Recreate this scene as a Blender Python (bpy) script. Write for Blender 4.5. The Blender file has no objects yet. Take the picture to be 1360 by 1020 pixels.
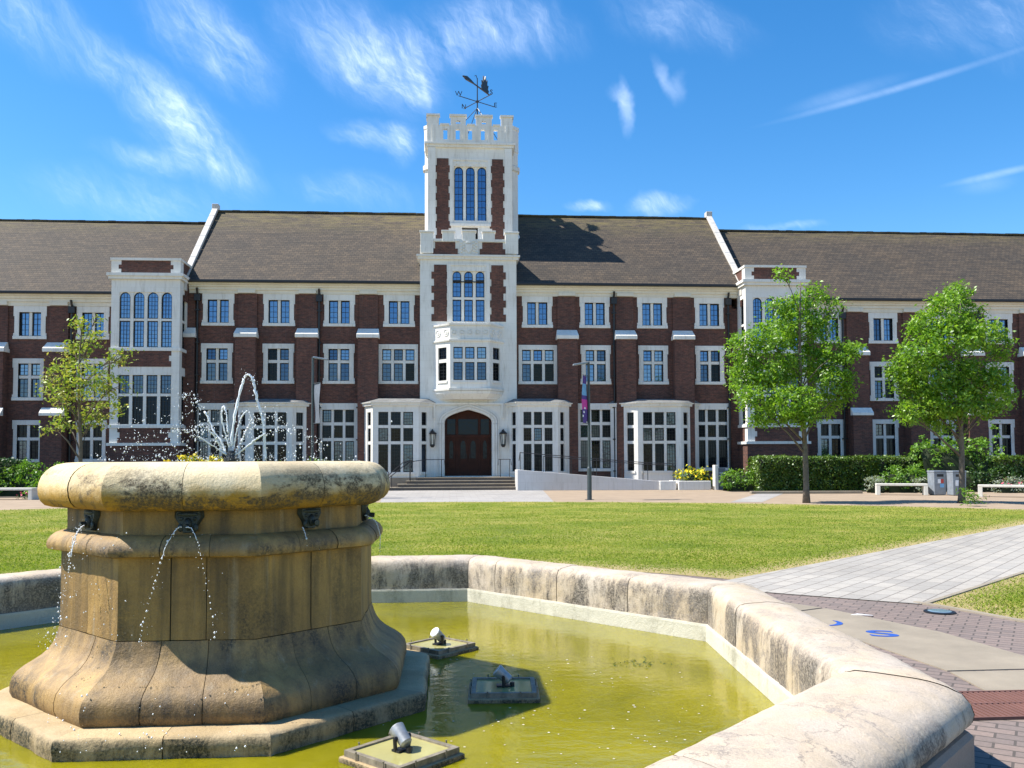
import bpy, bmesh, math, random
from mathutils import Vector, Matrix, noise
import numpy as np
random.seed(7)
scn = bpy.context.scene
COL = scn.collection
R = math.radians

# ------------------------------------------------------------------ survey
# camera of the photograph, used to turn a measured point of the photo into metres
F_, TH, H0, ROLL, EYE = 1180., .07, 610., .004, 1.62
PHI = R(2.5); CY = H0 - F_ * math.tan(PHI)
def ray(px, py):
    a, b = px - 680, py - CY
    c, s = math.cos(ROLL), math.sin(ROLL)
    x = (a * c - b * s) / F_; u = -(a * s + b * c) / F_
    g = math.cos(PHI) - u * math.sin(PHI); z = math.sin(PHI) + u * math.cos(PHI)
    return (x * math.cos(TH) + g * math.sin(TH), -x * math.sin(TH) + g * math.cos(TH), z)
def atY(px, py, Y):
    d = ray(px, py); t = Y / d[1]
    return (d[0] * t, Y, EYE + d[2] * t)
def atZ(px, py, Z=0.):
    d = ray(px, py); t = (Z - EYE) / d[2]
    return (d[0] * t, d[1] * t, Z)
def X_(px, Y=50., py=500): return atY(px, py, Y)[0]
def Z_(py, Y=50., px=600): return atY(px, py, Y)[2]

# ------------------------------------------------------------------ materials
def mat(name):
    m = bpy.data.materials.new(name); m.use_nodes = True
    nt = m.node_tree
    return m, nt, nt.nodes['Principled BSDF']
def N(nt, t, **kw):
    n = nt.nodes.new(t)
    for k, v in kw.items():
        if k == 'inp':
            for i, val in v.items(): n.inputs[i].default_value = val
        else: setattr(n, k, v)
    return n
def c4(c): return (c[0], c[1], c[2], 1)
def coords(nt, scale=(1, 1, 1), wall=False):
    tc = N(nt, 'ShaderNodeTexCoord')
    out = tc.outputs['Object']
    if wall:
        s = N(nt, 'ShaderNodeSeparateXYZ'); nt.links.new(out, s.inputs[0])
        a = N(nt, 'ShaderNodeMath', operation='ADD')
        nt.links.new(s.outputs[0], a.inputs[0]); nt.links.new(s.outputs[1], a.inputs[1])
        c = N(nt, 'ShaderNodeCombineXYZ'); nt.links.new(a.outputs[0], c.inputs[0]); nt.links.new(s.outputs[2], c.inputs[1])
        out = c.outputs[0]
    if scale != (1, 1, 1):
        mp = N(nt, 'ShaderNodeMapping'); mp.inputs['Scale'].default_value = scale
        nt.links.new(out, mp.inputs[0]); out = mp.outputs[0]
    return out
def noise_(nt, vec, scale, detail=6, rough=.6, dist=0.):
    n = N(nt, 'ShaderNodeTexNoise', inp={'Scale': scale, 'Detail': detail, 'Roughness': rough, 'Distortion': dist})
    nt.links.new(vec, n.inputs['Vector']); return n.outputs['Fac']
def ramp(nt, fac, stops):
    r = N(nt, 'ShaderNodeValToRGB'); e = r.color_ramp.elements
    while len(e) < len(stops): e.new(.5)
    for el, (p, c) in zip(e, stops):
        el.position = p; el.color = c4(c) if not isinstance(c, (int, float)) else (c, c, c, 1)
    nt.links.new(fac, r.inputs[0]); return r.outputs[0]
def mix(nt, fac, a, b, blend='MIX'):
    m = N(nt, 'ShaderNodeMix', data_type='RGBA', blend_type=blend)
    for sock, v in ((m.inputs[0], fac), (m.inputs[6], a), (m.inputs[7], b)):
        if isinstance(v, (int, float)): sock.default_value = v
        elif isinstance(v, tuple): sock.default_value = c4(v)
        else: nt.links.new(v, sock)
    return m.outputs[2]
def math_(nt, op, a, b=0., c=0.):
    m = N(nt, 'ShaderNodeMath', operation=op)
    for i, v in enumerate((a, b, c)):
        if isinstance(v, (int, float)): m.inputs[i].default_value = v
        else: nt.links.new(v, m.inputs[i])
    return m.outputs[0]
def bump(nt, p, height, strength=.3, dist=.02):
    b = N(nt, 'ShaderNodeBump', inp={'Strength': strength, 'Distance': dist})
    nt.links.new(height, b.inputs['Height']); nt.links.new(b.outputs[0], p.inputs['Normal'])
def simple(name, col, rough=.6, metal=0., var=.15, nscale=6., bmp=.0, spec=.5):
    m, nt, p = mat(name)
    v = coords(nt); f = noise_(nt, v, nscale)
    lo = tuple(x * (1 - var) for x in col); hi = tuple(min(1, x * (1 + var)) for x in col)
    nt.links.new(ramp(nt, f, [(.3, lo), (.7, hi)]), p.inputs['Base Color'])
    p.inputs['Roughness'].default_value = rough; p.inputs['Metallic'].default_value = metal
    p.inputs['Specular IOR Level'].default_value = spec
    if bmp: bump(nt, p, noise_(nt, v, nscale * 6), bmp)
    return m
M = {}
def mk_brick(name, c1, c2, mortar, tint=1.):
    m, nt, p = mat(name)
    v = coords(nt, wall=True)
    b = N(nt, 'ShaderNodeTexBrick', inp={'Scale': 1., 'Brick Width': .225, 'Row Height': .075, 'Mortar Size': .008,
        'Color1': c4(c1), 'Color2': c4(c2), 'Mortar': c4(mortar), 'Bias': .1})
    nt.links.new(v, b.inputs['Vector'])
    f = noise_(nt, coords(nt, (1, 1, .5)), .9, 5)
    c = mix(nt, 1., b.outputs['Color'], ramp(nt, f, [(.25, (.72, .7, .72)), (.75, (1.25, 1.2, 1.15))]), 'MULTIPLY')
    f2 = noise_(nt, coords(nt, (1, 2.2, 1), wall=True), 4.2, 4, .8)
    c = mix(nt, 1., c, ramp(nt, f2, [(.32, (.55, .55, .58)), (.68, (1.5, 1.42, 1.38))]), 'MULTIPLY')
    f3 = noise_(nt, coords(nt, (3, 3, .25)), 1.2, 6)
    c = mix(nt, ramp(nt, f3, [(.62, 0.), (.82, .35)]), c, (.16, .13, .12))
    nt.links.new(c, p.inputs['Base Color']); p.inputs['Roughness'].default_value = .85
    bump(nt, p, b.outputs['Fac'], -.4, .006)
    return m
M['brick'] = mk_brick('red_brick', (.142, .054, .036), (.078, .035, .028), (.105, .078, .06))
# painted stone dressings
def mk_white(name, base, dirt, amount):
    m, nt, p = mat(name)
    v = coords(nt)
    f = noise_(nt, v, .7, 6); g = noise_(nt, coords(nt, (4, 4, .5)), 1.6, 8, .7)
    c = mix(nt, ramp(nt, g, [(.52, 0.), (.8, amount)]), base, dirt)
    c = mix(nt, 1., c, ramp(nt, f, [(.3, (.90, .885, .86)), (.7, (1.03, 1.03, 1.03))]), 'MULTIPLY')
    bl = N(nt, 'ShaderNodeTexBrick', inp={'Scale': 1., 'Brick Width': .85, 'Row Height': .42, 'Mortar Size': .007, 'Color1': (1, 1, 1, 1), 'Color2': (.975, .97, .96, 1), 'Mortar': (.88, .87, .85, 1)})
    nt.links.new(coords(nt, wall=True), bl.inputs['Vector']); c = mix(nt, 1., c, bl.outputs['Color'], 'MULTIPLY')
    nt.links.new(c, p.inputs['Base Color']); p.inputs['Roughness'].default_value = .7
    bump(nt, p, noise_(nt, v, 40, 3), .06, .01)
    return m
M['white'] = mk_white('white_painted_stone', (.76, .745, .70), (.42, .385, .33), .75)
M['cornice'] = mk_white('cream_painted_timber', (.76, .71, .60), (.5, .46, .38), .5)
M['coping_grey'] = mk_white('weathered_grey_coping', (.52, .50, .47), (.2, .185, .165), .9)
M['lead'] = simple('lead_sheet', (.17, .17, .165), .7, 0, .3, 3)
M['riser'] = simple('shade_dark_riser', (.12, .10, .085), .9)  # riser shade put into the colour, darker than the treads
M['black'] = simple('black_painted_iron', (.012, .012, .014), .45)
M['grey_metal'] = simple('dark_grey_metal', (.06, .075, .08), .4, .3)
M['wood'] = simple('dark_stained_oak', (.042, .011, .005), .55, var=.35, nscale=3, spec=.2)
M['wood_deep'] = simple('shadow_brown_oak', (.035, .013, .009), .5, var=.3, nscale=3)
def mk_glass(name, tint, refl, deep):
    m, nt, p = mat(name)
    nt.nodes.remove(p)
    d = N(nt, 'ShaderNodeBsdfDiffuse'); d.inputs[0].default_value = c4(deep)
    g = N(nt, 'ShaderNodeBsdfGlossy'); g.inputs['Color'].default_value = c4(tint); g.inputs['Roughness'].default_value = .06
    v = coords(nt)
    b = N(nt, 'ShaderNodeBump', inp={'Strength': .35, 'Distance': .012})
    nt.links.new(noise_(nt, v, 4.5, 2), b.inputs['Height']); nt.links.new(b.outputs[0], g.inputs['Normal'])
    mx = N(nt, 'ShaderNodeMixShader'); mx.inputs[0].default_value = refl
    nt.links.new(d.outputs[0], mx.inputs[1]); nt.links.new(g.outputs[0], mx.inputs[2])
    nt.links.new(mx.outputs[0], nt.nodes['Material Output'].inputs[0])
    return m
M['glass_sky'] = mk_glass('leaded_glass_upper', (.44, .60, .86), .36, (.015, .025, .045))  # tint and reflectance set per floor, imitating reflected sky above, dark trees below
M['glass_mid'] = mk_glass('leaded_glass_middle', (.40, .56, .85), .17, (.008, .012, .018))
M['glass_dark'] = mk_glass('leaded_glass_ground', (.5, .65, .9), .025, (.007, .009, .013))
M['glass_pale'] = mk_glass('pale_reflection_pane', (.5, .65, .9), .06, (.10, .105, .10))  # pale colour stands in for varied reflections in a few panes, no curtain
M['glass_open'] = mk_glass('dark_open_casement', (.8, .85, .9), .02, (.004, .005, .006))
# roof tiles
def mk_roof():
    m, nt, p = mat('brown_roof_tiles')
    tc = N(nt, 'ShaderNodeTexCoord'); s = N(nt, 'ShaderNodeSeparateXYZ'); nt.links.new(tc.outputs['Object'], s.inputs[0])
    sl = math_(nt, 'MULTIPLY', s.outputs[2], 1.5)
    c = N(nt, 'ShaderNodeCombineXYZ'); nt.links.new(s.outputs[0], c.inputs[0]); nt.links.new(sl, c.inputs[1])
    b = N(nt, 'ShaderNodeTexBrick', inp={'Scale': 1., 'Brick Width': .26, 'Row Height': .22, 'Mortar Size': .018, 'Mortar Smooth': .6,
        'Color1': (.072, .056, .040, 1), 'Color2': (.042, .034, .026, 1), 'Mortar': (.017, .014, .012, 1)})
    nt.links.new(c.outputs[0], b.inputs['Vector'])
    v = c.outputs[0]
    mp = N(nt, 'ShaderNodeMapping'); mp.inputs['Scale'].default_value = (.25, 1.6, 1); nt.links.new(v, mp.inputs[0])
    f = noise_(nt, mp.outputs[0], 2.2, 8, .7)
    col = mix(nt, 1., b.outputs['Color'], ramp(nt, f, [(.3, (.62, .62, .64)), (.7, (1.45, 1.38, 1.25))]), 'MULTIPLY')
    f2 = noise_(nt, v, .35, 6, .65)
    col = mix(nt, 1., col, ramp(nt, f2, [(.3, (.8, .82, .85)), (.7, (1.2, 1.12, 1.0))]), 'MULTIPLY')
    # yellow lichen under the ridges
    rz = N(nt, 'ShaderNodeMapRange', inp={1: 15.2, 2: 16.6, 3: 0., 4: .75}); nt.links.new(s.outputs[2], rz.inputs[0])
    li = math_(nt, 'MULTIPLY', rz.outputs[0], ramp(nt, noise_(nt, mp.outputs[0], 3.1, 6, .7), [(.42, 0.), (.62, 1.)]))
    col = mix(nt, li, col, (.15, .12, .04))
    sp = ramp(nt, noise_(nt, v, 2.6, 5, .75), [(.68, 0.), (.76, .55)])
    col = mix(nt, sp, col, (.19, .165, .13))
    nt.links.new(col, p.inputs['Base Color']); p.inputs['Roughness'].default_value = .85
    h = N(nt, 'ShaderNodeMath', operation='FRACT'); nt.links.new(math_(nt, 'DIVIDE', sl, .22), h.inputs[0])
    hh = math_(nt, 'ADD', math_(nt, 'MULTIPLY', h.outputs[0], -1.), math_(nt, 'MULTIPLY', noise_(nt, v, 14, 3), .8))
    bump(nt, p, hh, .8, .03)
    return m
M['roof'] = mk_roof()
# fountain stone
def mk_stone(name, base, ochre, dark, stain_lo, stain_hi, vertical_stain, nsc=2.2, pits=.5, voffset=(0, 0, 0), low=None, streak=0., zs=.35, cracks=0., rgh=.8):
    m, nt, p = mat(name)
    tc = N(nt, 'ShaderNodeTexCoord'); v = tc.outputs['Object']
    n1 = noise_(nt, v, nsc, 10, .62, .4)
    col = mix(nt, ramp(nt, n1, [(.35, 0.), (.65, 1.)]), base, ochre)
    if low:                                    # yellow algae growing on the wet lower part
        sp_ = N(nt, 'ShaderNodeSeparateXYZ'); nt.links.new(v, sp_.inputs[0])
        hz = math_(nt, 'ADD', sp_.outputs[2], math_(nt, 'MULTIPLY', noise_(nt, v, 6., 8, .7), .16))
        lw = N(nt, 'ShaderNodeMapRange', inp={1: low[0] + .08, 2: low[1] + .08, 3: 0., 4: 1.}); nt.links.new(hz, lw.inputs[0])
        col = mix(nt, lw.outputs[0], col, low[2])
    isl = N(nt, 'ShaderNodeNewGeometry')
    col = mix(nt, 1., col, ramp(nt, isl.outputs['Random Per Island'], [(0., (.80, .78, .76)), (1., (1.14, 1.13, 1.1))]), 'MULTIPLY')
    if streak:                                 # long run-off streaks
        ms = N(nt, 'ShaderNodeMapping'); ms.inputs['Scale'].default_value = (7, 7, .45); nt.links.new(v, ms.inputs[0])
        col = mix(nt, ramp(nt, noise_(nt, ms.outputs[0], 1.4, 8, .6), [(.45, 0.), (.7, streak)]), col, dark)
        ms2 = N(nt, 'ShaderNodeMapping'); ms2.inputs['Scale'].default_value = (9, 9, .4); ms2.inputs['Location'].default_value = (4, 2, 0); nt.links.new(v, ms2.inputs[0])
        col = mix(nt, ramp(nt, noise_(nt, ms2.outputs[0], 1.3, 6, .6), [(.58, 0.), (.75, streak * .6)]), col, (.50, .45, .34))
    geo = N(nt, 'ShaderNodeNewGeometry'); s = N(nt, 'ShaderNodeSeparateXYZ'); nt.links.new(geo.outputs['Normal'], s.inputs[0])
    up = N(nt, 'ShaderNodeMapRange', inp={1: .9, 2: .25, 3: 0., 4: 1.}); nt.links.new(s.outputs[2], up.inputs[0])
    mp = N(nt, 'ShaderNodeMapping'); mp.inputs['Scale'].default_value = (1, 1, zs); mp.inputs['Location'].default_value = voffset
    nt.links.new(v, mp.inputs[0])
    st = noise_(nt, mp.outputs[0], nsc * 1.1, 12, .72, .3)
    stain = ramp(nt, st, [(stain_lo, 0.), (stain_hi, 1.)])
    fine = ramp(nt, noise_(nt, v, 55, 4, .8), [(.36, .25), (.6, 1.)])
    k = math_(nt, 'MULTIPLY', math_(nt, 'MULTIPLY', stain, fine), math_(nt, 'ADD', math_(nt, 'MULTIPLY', up.outputs[0], vertical_stain), .16))
    col = mix(nt, k, col, dark)
    spk = ramp(nt, noise_(nt, v, 120, 3, .7), [(.3, (.72, .71, .7)), (.7, (1.12, 1.12, 1.1))])
    col = mix(nt, pits, col, mix(nt, 1., col, spk, 'MULTIPLY'))
    if cracks:                                 # branching hairline cracks and grey lichen on the exposed top
        wn = N(nt, 'ShaderNodeTexNoise', inp={'Scale': 3.5, 'Detail': 8., 'Roughness': .7}); nt.links.new(v, wn.inputs['Vector'])
        wm = N(nt, 'ShaderNodeVectorMath', operation='MULTIPLY_ADD'); nt.links.new(wn.outputs['Color'], wm.inputs[0]); wm.inputs[1].default_value = (.5, .5, .5); nt.links.new(v, wm.inputs[2])
        vo = N(nt, 'ShaderNodeTexVoronoi', feature='DISTANCE_TO_EDGE', inp={'Scale': 2.3}); nt.links.new(wm.outputs[0], vo.inputs['Vector'])
        ck = ramp(nt, vo.outputs['Distance'], [(0., cracks), (.022, 0.)])
        ck = math_(nt, 'MULTIPLY', ck, ramp(nt, noise_(nt, v, 1.1, 4), [(.42, 0.), (.55, 1.)]))
        col = mix(nt, ck, col, (.10, .09, .08))
        gl = math_(nt, 'MULTIPLY', ramp(nt, noise_(nt, v, 1.7, 12, .75, .6), [(.51, 0.), (.59, .75)]), ramp(nt, noise_(nt, v, 42, 5, .8), [(.4, 0.), (.6, 1.)]))
        col = mix(nt, gl, col, (.19, .175, .155))
        col = mix(nt, ramp(nt, noise_(nt, v, .55, 5, .6), [(.4, 0.), (.7, .5)]), col, (.50, .41, .35))
    nt.links.new(col, p.inputs['Base Color']); p.inputs['Roughness'].default_value = rgh
    h = math_(nt, 'ADD', noise_(nt, v, 9, 10, .7), math_(nt, 'MULTIPLY', noise_(nt, v, 75, 4, .7), .35))
    bump(nt, p, h, .55, .02)
    return m
M['coping'] = mk_stone('weathered_cream_limestone', (.51, .445, .375), (.49, .39, .26), (.04, .035, .027), .455, .54, 1.0, 2.2, .75, cracks=.9)
M['wall_stone'] = mk_stone('pinkish_grey_wall_stone', (.34, .26, .215), (.28, .215, .18), (.10, .085, .075), .5, .66, .6, 2.2, .6)
M['rim'] = mk_stone('pitted_bowl_stone', (.66, .565, .39), (.60, .46, .25), (.085, .062, .034), .475, .535, 1., 1.8, .7, low=(1.47, 1.39, (.38, .215, .022)), zs=1.6)
M['shaft'] = mk_stone('ochre_sandstone', (.40, .245, .07), (.23, .135, .042), (.045, .034, .018), .43, .66, .85, 1.7, .6, (3, 1, 7), streak=.75, rgh=.65)
M['flare'] = mk_stone('stained_base_sandstone', (.42, .265, .09), (.25, .16, .07), (.03, .024, .017), .44, .60, .95, 2.6, .6, (8, 4, 1), streak=.5, rgh=.6)
M['plinth'] = mk_stone('pale_plinth_stone', (.50, .39, .235), (.42, .305, .155), (.04, .038, .022), .40, .54, 1.0, 2.5)
M['lining'] = mk_stone('limewashed_lining', (.60, .58, .49), (.52, .50, .41), (.14, .13, .08), .52, .66, .5, 3.)
M['bronze'] = simple('dark_bronze', (.035, .045, .045), .5, .4, .4, 14, .3)
M['joint'] = simple('dark_joint', (.05, .045, .035), .9)
# water in the basin
def mk_water():
    m, nt, p = mat('murky_green_water')
    v = coords(nt)
    f = noise_(nt, v, .55, 8, .65, .6)
    col = ramp(nt, f, [(.34, (.145, .137, .004)), (.68, (.255, .222, .006))])
    nt.links.new(col, p.inputs['Base Color'])
    p.inputs['Roughness'].default_value = .04; p.inputs['IOR'].default_value = 1.333
    p.inputs['Subsurface Weight'].default_value = .75; p.inputs['Subsurface Radius'].default_value = (.35, .35, .05)
    p.inputs['Subsurface Scale'].default_value = .8
    p.inputs['Specular IOR Level'].default_value = .5
    h = math_(nt, 'ADD', noise_(nt, coords(nt, (1, 1.6, 1)), 7, 4, .55), math_(nt, 'MULTIPLY', noise_(nt, v, 28, 3, .5), .2))
    bump(nt, p, h, .10, .03)
    return m
M['water'] = mk_water()
def mk_spray():
    m, nt, p = mat('white_falling_water')
    p.inputs['Base Color'].default_value = (.93, .96, 1., 1); p.inputs['Roughness'].default_value = .15
    p.inputs['Transmission Weight'].default_value = .25; p.inputs['IOR'].default_value = 1.2
    return m
M['spray'] = mk_spray()
# ground sheets
def mk_pavers(name, c1, c2, mortar, bw, bh, scale=1., rot=0., bmp=.3, msize=.008):
    m, nt, p = mat(name)
    tc = N(nt, 'ShaderNodeTexCoord'); mp = N(nt, 'ShaderNodeMapping'); mp.inputs['Rotation'].default_value = (0, 0, rot)
    nt.links.new(tc.outputs['Object'], mp.inputs[0]); v = mp.outputs[0]
    b = N(nt, 'ShaderNodeTexBrick', inp={'Scale': scale, 'Brick Width': bw, 'Row Height': bh, 'Mortar Size': msize,
        'Color1': c4(c1), 'Color2': c4(c2), 'Mortar': c4(mortar)})
    nt.links.new(v, b.inputs['Vector'])
    c = mix(nt, 1., b.outputs['Color'], ramp(nt, noise_(nt, v, .6, 8, .65), [(.3, (.86, .85, .84)), (.7, (1.1, 1.1, 1.1))]), 'MULTIPLY')
    c = mix(nt, 1., c, ramp(nt, noise_(nt, v, 40, 3, .7), [(.3, (.88, .88, .88)), (.7, (1.1, 1.1, 1.1))]), 'MULTIPLY')
    nt.links.new(c, p.inputs['Base Color']); p.inputs['Roughness'].default_value = .85
    bump(nt, p, b.outputs['Fac'], -bmp, .01)
    return m
M['tan'] = simple('tan_resin_gravel', (.30, .225, .155), .9, 0, .14, 1.3, .15)
M['path'] = mk_pavers('light_grey_pavers', (.37, .34, .295), (.30, .28, .25), (.17, .15, .13), .42, .21, 1., R(-47), .3, .009)
M['doorpath'] = mk_pavers('pale_grey_flagstones', (.34, .32, .30), (.29, .275, .26), (.25, .23, .21), .6, .6, 1., 0, .2, .012)
M['ring'] = mk_pavers('purplish_brick_pavers', (.225, .170, .145), (.17, .135, .12), (.085, .07, .06), .21, .105, 1., R(35), .5, .008)
M['slab'] = simple('tan_stone_slab', (.255, .215, .16), .85, 0, .16, 2., .2)
M['letter'] = simple('blue_letter_inlay', (.02, .075, .33), .6)
def mk_lawn(name, yellow):
    m, nt, p = mat(name)
    v = coords(nt)
    f = noise_(nt, v, .55, 8, .65); g = noise_(nt, v, 22, 5, .7); h = noise_(nt, coords(nt, (.3, 1.6, 1)), .5, 4)
    c = ramp(nt, f, [(.30, (.12, .175, .028)), (.46, (.20, .245, .038)), (.62, (.32, .31, .075)), (.76, (.46, .38, .15))])
    c = mix(nt, 1., c, ramp(nt, g, [(.3, (.55, .6, .5)), (.7, (1.35, 1.3, 1.2))]), 'MULTIPLY')
    c = mix(nt, 1., c, ramp(nt, h, [(.35, (.85, .92, .85)), (.65, (1.15, 1.06, 1.05))]), 'MULTIPLY')
    c = mix(nt, ramp(nt, noise_(nt, coords(nt, (.5, 1.4, 1)), .34, 7, .6), [(.48, 0.), (.72, .45)]), c, (.38, .335, .11))
    # worn, straw-coloured rims of the round lawn
    tc = N(nt, 'ShaderNodeTexCoord'); ln = N(nt, 'ShaderNodeVectorMath', operation='LENGTH'); nt.links.new(tc.outputs['Object'], ln.inputs[0])
    nz = noise_(nt, v, 1.3, 6, .7)
    rr = math_(nt, 'ADD', ln.outputs['Value'], math_(nt, 'MULTIPLY', nz, -2.2))
    e1 = N(nt, 'ShaderNodeMapRange', inp={1: 7.4, 2: 6.6, 3: 0., 4: .9}); nt.links.new(rr, e1.inputs[0])
    q1, q2, q3 = atZ(985, 768), atZ(1360, 697), atZ(1225, 803)       # dry strips beside the path
    dl = math.hypot(q2[0] - q1[0], q2[1] - q1[1]); nx_, ny_ = -(q2[1] - q1[1]) / dl, (q2[0] - q1[0]) / dl
    sp_ = N(nt, 'ShaderNodeSeparateXYZ'); nt.links.new(tc.outputs['Object'], sp_.inputs[0])
    off = (-1.58 - q1[0]) * nx_ + (6.5 - q1[1]) * ny_
    dd = math_(nt, 'ADD', math_(nt, 'ADD', math_(nt, 'MULTIPLY', sp_.outputs[0], nx_), math_(nt, 'MULTIPLY', sp_.outputs[1], ny_)), off)
    wd = (q3[0] - q1[0]) * nx_ + (q3[1] - q1[1]) * ny_
    pd = math_(nt, 'SUBTRACT', math_(nt, 'ABSOLUTE', math_(nt, 'SUBTRACT', dd, wd / 2)), abs(wd) / 2)
    e3 = N(nt, 'ShaderNodeMapRange', inp={1: .5, 2: .0, 3: 0., 4: .85}); nt.links.new(math_(nt, 'ADD', pd, math_(nt, 'MULTIPLY', nz, -.35)), e3.inputs[0])
    rr2 = math_(nt, 'ADD', ln.outputs['Value'], math_(nt, 'MULTIPLY', nz, 2.2))
    e2 = N(nt, 'ShaderNodeMapRange', inp={1: 27.6, 2: 28.9, 3: 0., 4: .6}); nt.links.new(rr2, e2.inputs[0])
    c = mix(nt, math_(nt, 'MAXIMUM', e3.outputs[0], math_(nt, 'MAXIMUM', e1.outputs[0], e2.outputs[0])), c, (.46, .36, .17))
    nt.links.new(c, p.inputs['Base Color']); p.inputs['Roughness'].default_value = .9
    p.inputs['Specular IOR Level'].default_value = .15
    bump(nt, p, math_(nt, 'ADD', g, noise_(nt, v, 60, 3)), .9, .04)
    return m
M['lawn'] = mk_lawn('mown_grass', .3)
def mk_leaf(name, c1, c2, c3, trans=.35):
    m, nt, p = mat(name); nt.nodes.remove(p)
    v = coords(nt)
    geo = N(nt, 'ShaderNodeNewGeometry')
    f = math_(nt, 'ADD', math_(nt, 'MULTIPLY', noise_(nt, coords(nt, (.5, 1.4, 1)) if name == 'grass_blade' else v, .34 if name == 'grass_blade' else .9, 6), .6), math_(nt, 'MULTIPLY', geo.outputs['Random Per Island'], .4))
    c = ramp(nt, f, [(.25, c1), (.5, c2), (.78, c3)])
    d = N(nt, 'ShaderNodeBsdfDiffuse'); t = N(nt, 'ShaderNodeBsdfTranslucent'); g = N(nt, 'ShaderNodeBsdfGlossy'); g.inputs['Roughness'].default_value = .4
    g.inputs['Color'].default_value = (.8, .85, .8, 1)
    nt.links.new(c, d.inputs[0]); nt.links.new(mix(nt, 1., c, (1.5, 1.6, .6), 'MULTIPLY'), t.inputs[0])
    a = N(nt, 'ShaderNodeMixShader'); a.inputs[0].default_value = trans
    nt.links.new(d.outputs[0], a.inputs[1]); nt.links.new(t.outputs[0], a.inputs[2])
    b = N(nt, 'ShaderNodeMixShader'); b.inputs[0].default_value = 0. if name == 'grass_blade' else .04
    nt.links.new(a.outputs[0], b.inputs[1]); nt.links.new(g.outputs[0], b.inputs[2])
    nt.links.new(b.outputs[0], nt.nodes['Material Output'].inputs[0])
    return m
M['leaf'] = mk_leaf('bright_ash_leaf', (.085, .18, .018), (.16, .30, .026), (.29, .41, .055), .45)
M['leaf_y'] = mk_leaf('yellowing_maple_leaf', (.13, .23, .025), (.25, .32, .05), (.42, .32, .13))
M['hedge'] = mk_leaf('clipped_yew_leaf', (.03, .07, .010), (.075, .14, .016), (.17, .23, .03), .2)
M['shrub'] = mk_leaf('shrub_leaf', (.065, .15, .02), (.13, .26, .028), (.22, .34, .04))
M['shrub_dark'] = mk_leaf('dark_shrub_leaf', (.015, .04, .01), (.03, .07, .014), (.06, .11, .02), .2)
M['silver'] = mk_leaf('silver_herb_leaf', (.18, .22, .17), (.28, .32, .26), (.4, .42, .38))
M['yellow'] = simple('yellow_petals', (.75, .60, .02), .6)
M['pink'] = simple('pink_petals', (.55, .06, .14), .6)
M['grass'] = mk_leaf('grass_blade', (.115, .18, .026), (.20, .265, .036), (.36, .35, .095))
M['bark'] = simple('grey_brown_bark', (.13, .105, .08), .9, 0, .35, 9, .5)
M['core'] = simple('dark_green_core', (.018, .028, .008), .95)
M['bench'] = mk_white('pale_concrete', (.62, .60, .55), (.3, .29, .25), .7)
M['bin'] = simple('grey_powder_coat', (.24, .27, .31), .4, .2)
M['render'] = mk_white('grey_white_render', (.52, .51, .505), (.34, .33, .32), .7)
M['board'] = simple('grey_sign_board', (.22, .22, .23), .5)
M['rust'] = simple('rust_red_grate', (.15, .068, .052), .8, .0)
M['paper'] = simple('white_paper', (.85, .86, .9), .7)
M['purple'] = simple('purple_banner_cloth', (.09, .045, .26), .7)
M['blue'] = simple('sky_blue_print', (.18, .42, .72), .6)
M['magenta'] = simple('magenta_print', (.65, .05, .35), .6)
M['red'] = simple('red_sticker', (.55, .06, .05), .6)
M['banner_grey'] = simple('pale_grey_banner_cloth', (.11, .13, .16), .7)
M['algae'] = simple('wet_tray', (.36, .33, .13), .08, 0, .1, 5)
M['lamp_glass'] = simple('frosted_lantern_glass', (.55, .55, .5), .2)

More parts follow.
